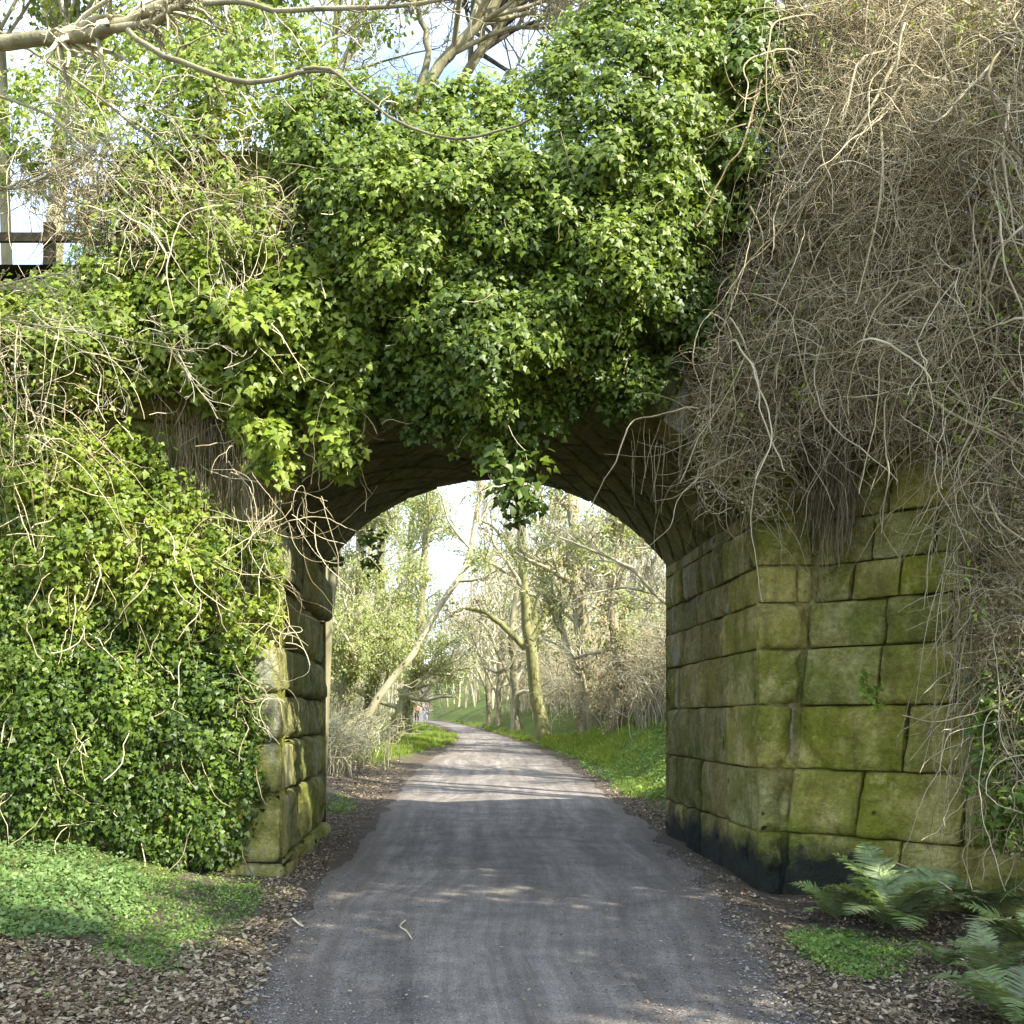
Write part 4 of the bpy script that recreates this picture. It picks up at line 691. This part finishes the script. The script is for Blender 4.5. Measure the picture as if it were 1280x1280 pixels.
M['grit'] = leafmat('grit', [(.06, .055, .048), (.14, .125, .11), (.21, .19, .165), (.36, .33, .29)], .85, 0, .2)
pebbles('loose grit and small stones scattered over the path surface', [(280, 1300), (400, 1095), (520, 970), (740, 985), (870, 1090), (1030, 1300)], 16000, 531, (.002, .010))
pebbles('stones and grit collected along the right edge of the path', [(800, 1020), (870, 1080), (960, 1160), (1050, 1300), (960, 1300), (900, 1170), (820, 1060)], 5000, 532, (.003, .016))
pebbles('stones and grit collected along the left edge of the path', [(280, 1300), (330, 1190), (400, 1090), (430, 1100), (370, 1190), (340, 1300)], 4000, 533, (.003, .014))
# ferns
def frond(L_, r, width=.13):
    b = MB(); n = 15; t = np.linspace(0, 1, n); droop = r.uniform(.5, 1.); P = np.stack([0*t, L_*(t-.15*t**2), L_*(.75*t-droop*.85*t**2)], -1); P[:, 0] += L_*.06*r.normal()*t**2
    tubes(b, P[None], .004*(1.2-t)[None], 3, .3); np_ = 30; tt = np.repeat(np.linspace(.1, .98, np_), 2); sgn = np.tile([1., -1], np_)
    pos = np.stack([np.interp(tt, t, P[:, k]) for k in range(3)], -1); tg = nrm(np.stack([np.interp(tt, t, np.gradient(P[:, k])) for k in range(3)], -1)); side = np.array([1., 0, 0])[None]*sgn[:, None]; upv = nrm(np.cross(np.array([1., 0, 0]), tg))
    tip = nrm(side+tg*.35-upv*.18+r.normal(size=side.shape)*.06); w = 1.05*width*L_/.6*np.sin(PI*np.clip(tt*.93+.09, 0, 1))**.7
    pin = (np.array([(-.06, 0, 0), (.06, 0, 0), (.085, .3, .02), (.06, .7, -.02), (0, 1, -.08), (-.06, .7, -.02), (-.085, .3, .02)]), np.array([(0, 1, 2, 3, 4, 5, 6)])); leaves(b, pin, pos, upv+r.normal(size=upv.shape)*.12, tip, w, r.random()*.6+.4*r.random(len(tt))); return b
protos = []
def fern(px, py, L_, nf, seed, lab, up=.0, gpn='ferns at the foot of the right wing wall'):
    r = g(seed); p = GY(px, py); o = thing('fern', lab, 'fern', p, gpn)
    for k in range(nf):
        fo = frond(L_*r.uniform(.75, 1.15), r).build('frond', M['fern'], None); fo.parent = o
        fo.rotation_euler = (R_(r.uniform(5, 38)+up), R_(r.uniform(-12, 12)), 2*PI*k/nf+r.uniform(-.3, .3)); fo.location = (0, 0, .02)
    return o
fern(1120, 1165, .85, 15, 601, 'large grey green fern arching below the wing wall beside the clover patch')
fern(1045, 1150, .5, 10, 602, 'small dull grey fern at the blackened base of the right pier')
fern(1185, 1130, .75, 11, 603, 'fern with one tall upright frond against the wing wall', 18)
fern(1225, 1150, .65, 12, 604, 'bright green fern between the upright fern and the frame edge')
fern(1290, 1200, .75, 14, 605, 'broad fern at the right frame edge')
fern(1275, 1290, .62, 14, 606, 'nearest fern in the bottom right corner')
fern(1180, 1215, .36, 8, 607, 'low brownish fern on dead leaves right of the clover patch')
fern(1095, 1120, .5, 10, 608, 'dark fern pressed against the blackened foot of the wing wall behind the large fern')
fern(1240, 1235, .48, 11, 609, 'small bright fern between the brownish fern and the nearest fern')
# ------------------------------------------------------------------ walkers
def skin(name, pts, edges, rad, mat, parent):
    me = bpy.data.meshes.new(name); me.from_pydata(pts, edges, []); o = bpy.data.objects.new(name, me); C.objects.link(o)
    md = o.modifiers.new('s', 'SKIN'); sv = me.skin_vertices[0].data if me.skin_vertices else None
    if sv is None:
        bpy.context.view_layer.objects.active = o; o.select_set(True); bpy.ops.object.modifier_add(type='SKIN'); sv = me.skin_vertices[0].data
    for i_, r_ in enumerate(rad): sv[i_].radius = r_
    sv[0].use_root = True
    o.modifiers.new('d', 'SUBSURF').levels = 1; o.modifiers['d'].render_levels = 1; dg = bpy.context.evaluated_depsgraph_get(); m2 = bpy.data.meshes.new_from_object(o.evaluated_get(dg)); o.modifiers.clear(); o.data = m2; m2.materials.clear(); m2.materials.append(mat); o.parent = parent; return o
def person(px, Yp, lab, top_, legs, hair, h=1.72, ph=.18, rot=0):
    x = (px-VX)/F*Yp; z = max(float(terrain(x, Yp)), float(base(Yp))+.02); o = thing('person', lab, 'person', (x, Yp, z), 'walkers on the path'); s = h/1.72; o.scale = (s, s, s); o.rotation_euler = (0, 0, rot)
    sk = plain('skin', (.45, .28, .2)); J = [(0, 0, .93), (0, 0, 1.15), (0, 0, 1.38), (0, 0, 1.49), (0, -.01, 1.6), (0, 0, 1.7), (.1, 0, .9), (.11, -ph, .5), (.12, -ph*1.1, .09), (.12, -ph*1.1-.16, .04), (-.1, 0, .9), (-.11, ph*.6, .5), (-.12, ph*1.4, .1), (-.12, ph*1.4-.15, .05), (.19, 0, 1.38), (.24, ph*.5, 1.12), (.25, ph*.3, .87), (.25, ph*.2, .78), (-.19, 0, 1.38), (-.24, -ph*.5, 1.12), (-.25, -ph*.8, .9), (-.25, -ph, .81)]
    E = [(0, 1), (1, 2), (2, 3), (3, 4), (4, 5), (0, 6), (6, 7), (7, 8), (8, 9), (0, 10), (10, 11), (11, 12), (12, 13), (2, 14), (14, 15), (15, 16), (16, 17), (2, 18), (18, 19), (19, 20), (20, 21)]
    rad = [(.15, .11), (.14, .1), (.15, .1), (.055, .055), (.085, .1), (.07, .08), (.09, .09), (.06, .06), (.04, .04), (.035, .03), (.09, .09), (.06, .06), (.04, .04), (.035, .03), (.06, .06), (.045, .045), (.032, .032), (.03, .02), (.06, .06), (.045, .045), (.032, .032), (.03, .02)]
    skin('body', J, E, rad, sk, o)
    skin('jacket', [J[1], J[0], J[2], J[14], J[15], J[16], J[18], J[19], J[20]], [(0, 1), (0, 2), (2, 3), (3, 4), (4, 5), (2, 6), (6, 7), (7, 8)], [(.17, .13), (.18, .14), (.18, .13), (.085, .085), (.065, .065), (.05, .05), (.085, .085), (.065, .065), (.05, .05)], plain('jacket_cloth', top_), o)
    skin('trousers', [J[0], J[6], J[7], J[8], J[10], J[11], J[12]], [(0, 1), (1, 2), (2, 3), (0, 4), (4, 5), (5, 6)], [(.165, .125), (.115, .115), (.085, .085), (.07, .07), (.115, .115), (.085, .085), (.07, .07)], plain('trouser_cloth', legs), o)
    skin('hair', [(0, .03, 1.63), (0, 0, 1.71), (0, .06, 1.55)], [(0, 1), (0, 2)], [(.1, .1), (.08, .09), (.06, .06)], plain('hair_colour', hair), o)
person(532, 88, 'walker in a blue top and white trousers on the distant path', (.10, .10, .28), (.7, .7, .75), (.12, .09, .07), 1.75, .16)
person(521, 86, 'walker in a salmon orange jacket beside the grass verge', (.6, .25, .15), (.04, .035, .04), (.35, .2, .12), 1.7, .1)
# ------------------------------------------------------------------ sky, sun, camera
sun_dir = nrm(np.array([.60, -.47, .70])); el = math.asin(sun_dir[2]); az = math.atan2(sun_dir[0], sun_dir[1])
w = bpy.data.worlds.new('World'); bpy.context.scene.world = w; w.use_nodes = True; ns = w.node_tree.nodes; L = w.node_tree.links; ns.clear()
sky = ns.new('ShaderNodeTexSky'); sky.sky_type = 'NISHITA'; sky.sun_disc = False; sky.sun_elevation = el; sky.sun_rotation = az; sky.air_density = 1.; sky.dust_density = 1.
tc = ns.new('ShaderNodeTexCoord'); mp = ns.new('ShaderNodeMapping'); mp.inputs['Scale'].default_value = (1, 1, 2.2); mp.inputs['Location'].default_value = (3.1, 1.7, .4); L.new(tc.outputs['Generated'], mp.inputs[0])
no = ns.new('ShaderNodeTexNoise'); no.inputs['Scale'].default_value = 2.6; no.inputs['Detail'].default_value = 7; no.inputs['Roughness'].default_value = .6; L.new(mp.outputs[0], no.inputs['Vector'])
cr = ramp(ns, [(.34, (.05,)), (.62, (1.,))]); L.new(no.outputs['Fac'], cr.inputs[0])
mx = ns.new('ShaderNodeMix'); mx.data_type = 'RGBA'; L.new(cr.outputs[0], mx.inputs[0]); L.new(sky.outputs[0], mx.inputs[6]); mx.inputs[7].default_value = (3.3, 3.8, 4.8, 1)
bg = ns.new('ShaderNodeBackground'); bg.inputs[1].default_value = .15; L.new(mx.outputs[2], bg.inputs[0]); L.new(bg.outputs[0], ns.new('ShaderNodeOutputWorld').inputs[0])
from mathutils import Vector
sl = bpy.data.lights.new('sun', 'SUN'); sl.energy = 3.4; sl.angle = R_(.5); sl.color = (1, .95, .85); so = bpy.data.objects.new('sun', sl); C.objects.link(so); so.rotation_euler = Vector(-sun_dir).to_track_quat('-Z', 'Y').to_euler()
cd = bpy.data.cameras.new('camera'); cam = bpy.data.objects.new('camera', cd); C.objects.link(cam); cam.location = (0, 0, CZ); cam.rotation_euler = (R_(90), 0, 0)
cd.sensor_width = 36; cd.lens = 36*F/1280; cd.shift_x = (640-VX)/1280; cd.shift_y = (HY-640)/1280; cd.clip_end = 3000; cd.clip_start = .05
sc = bpy.context.scene; sc.camera = cam
vs = sc.view_settings; vs.view_transform = 'Standard'; vs.look = 'None'; vs.gamma = 1; vs.exposure = 2.05
sc.cycles.max_bounces = 6; sc.cycles.transparent_max_bounces = 4
print('verts', sum(len(o.data.vertices) for o in bpy.data.objects if o.type == 'MESH'))
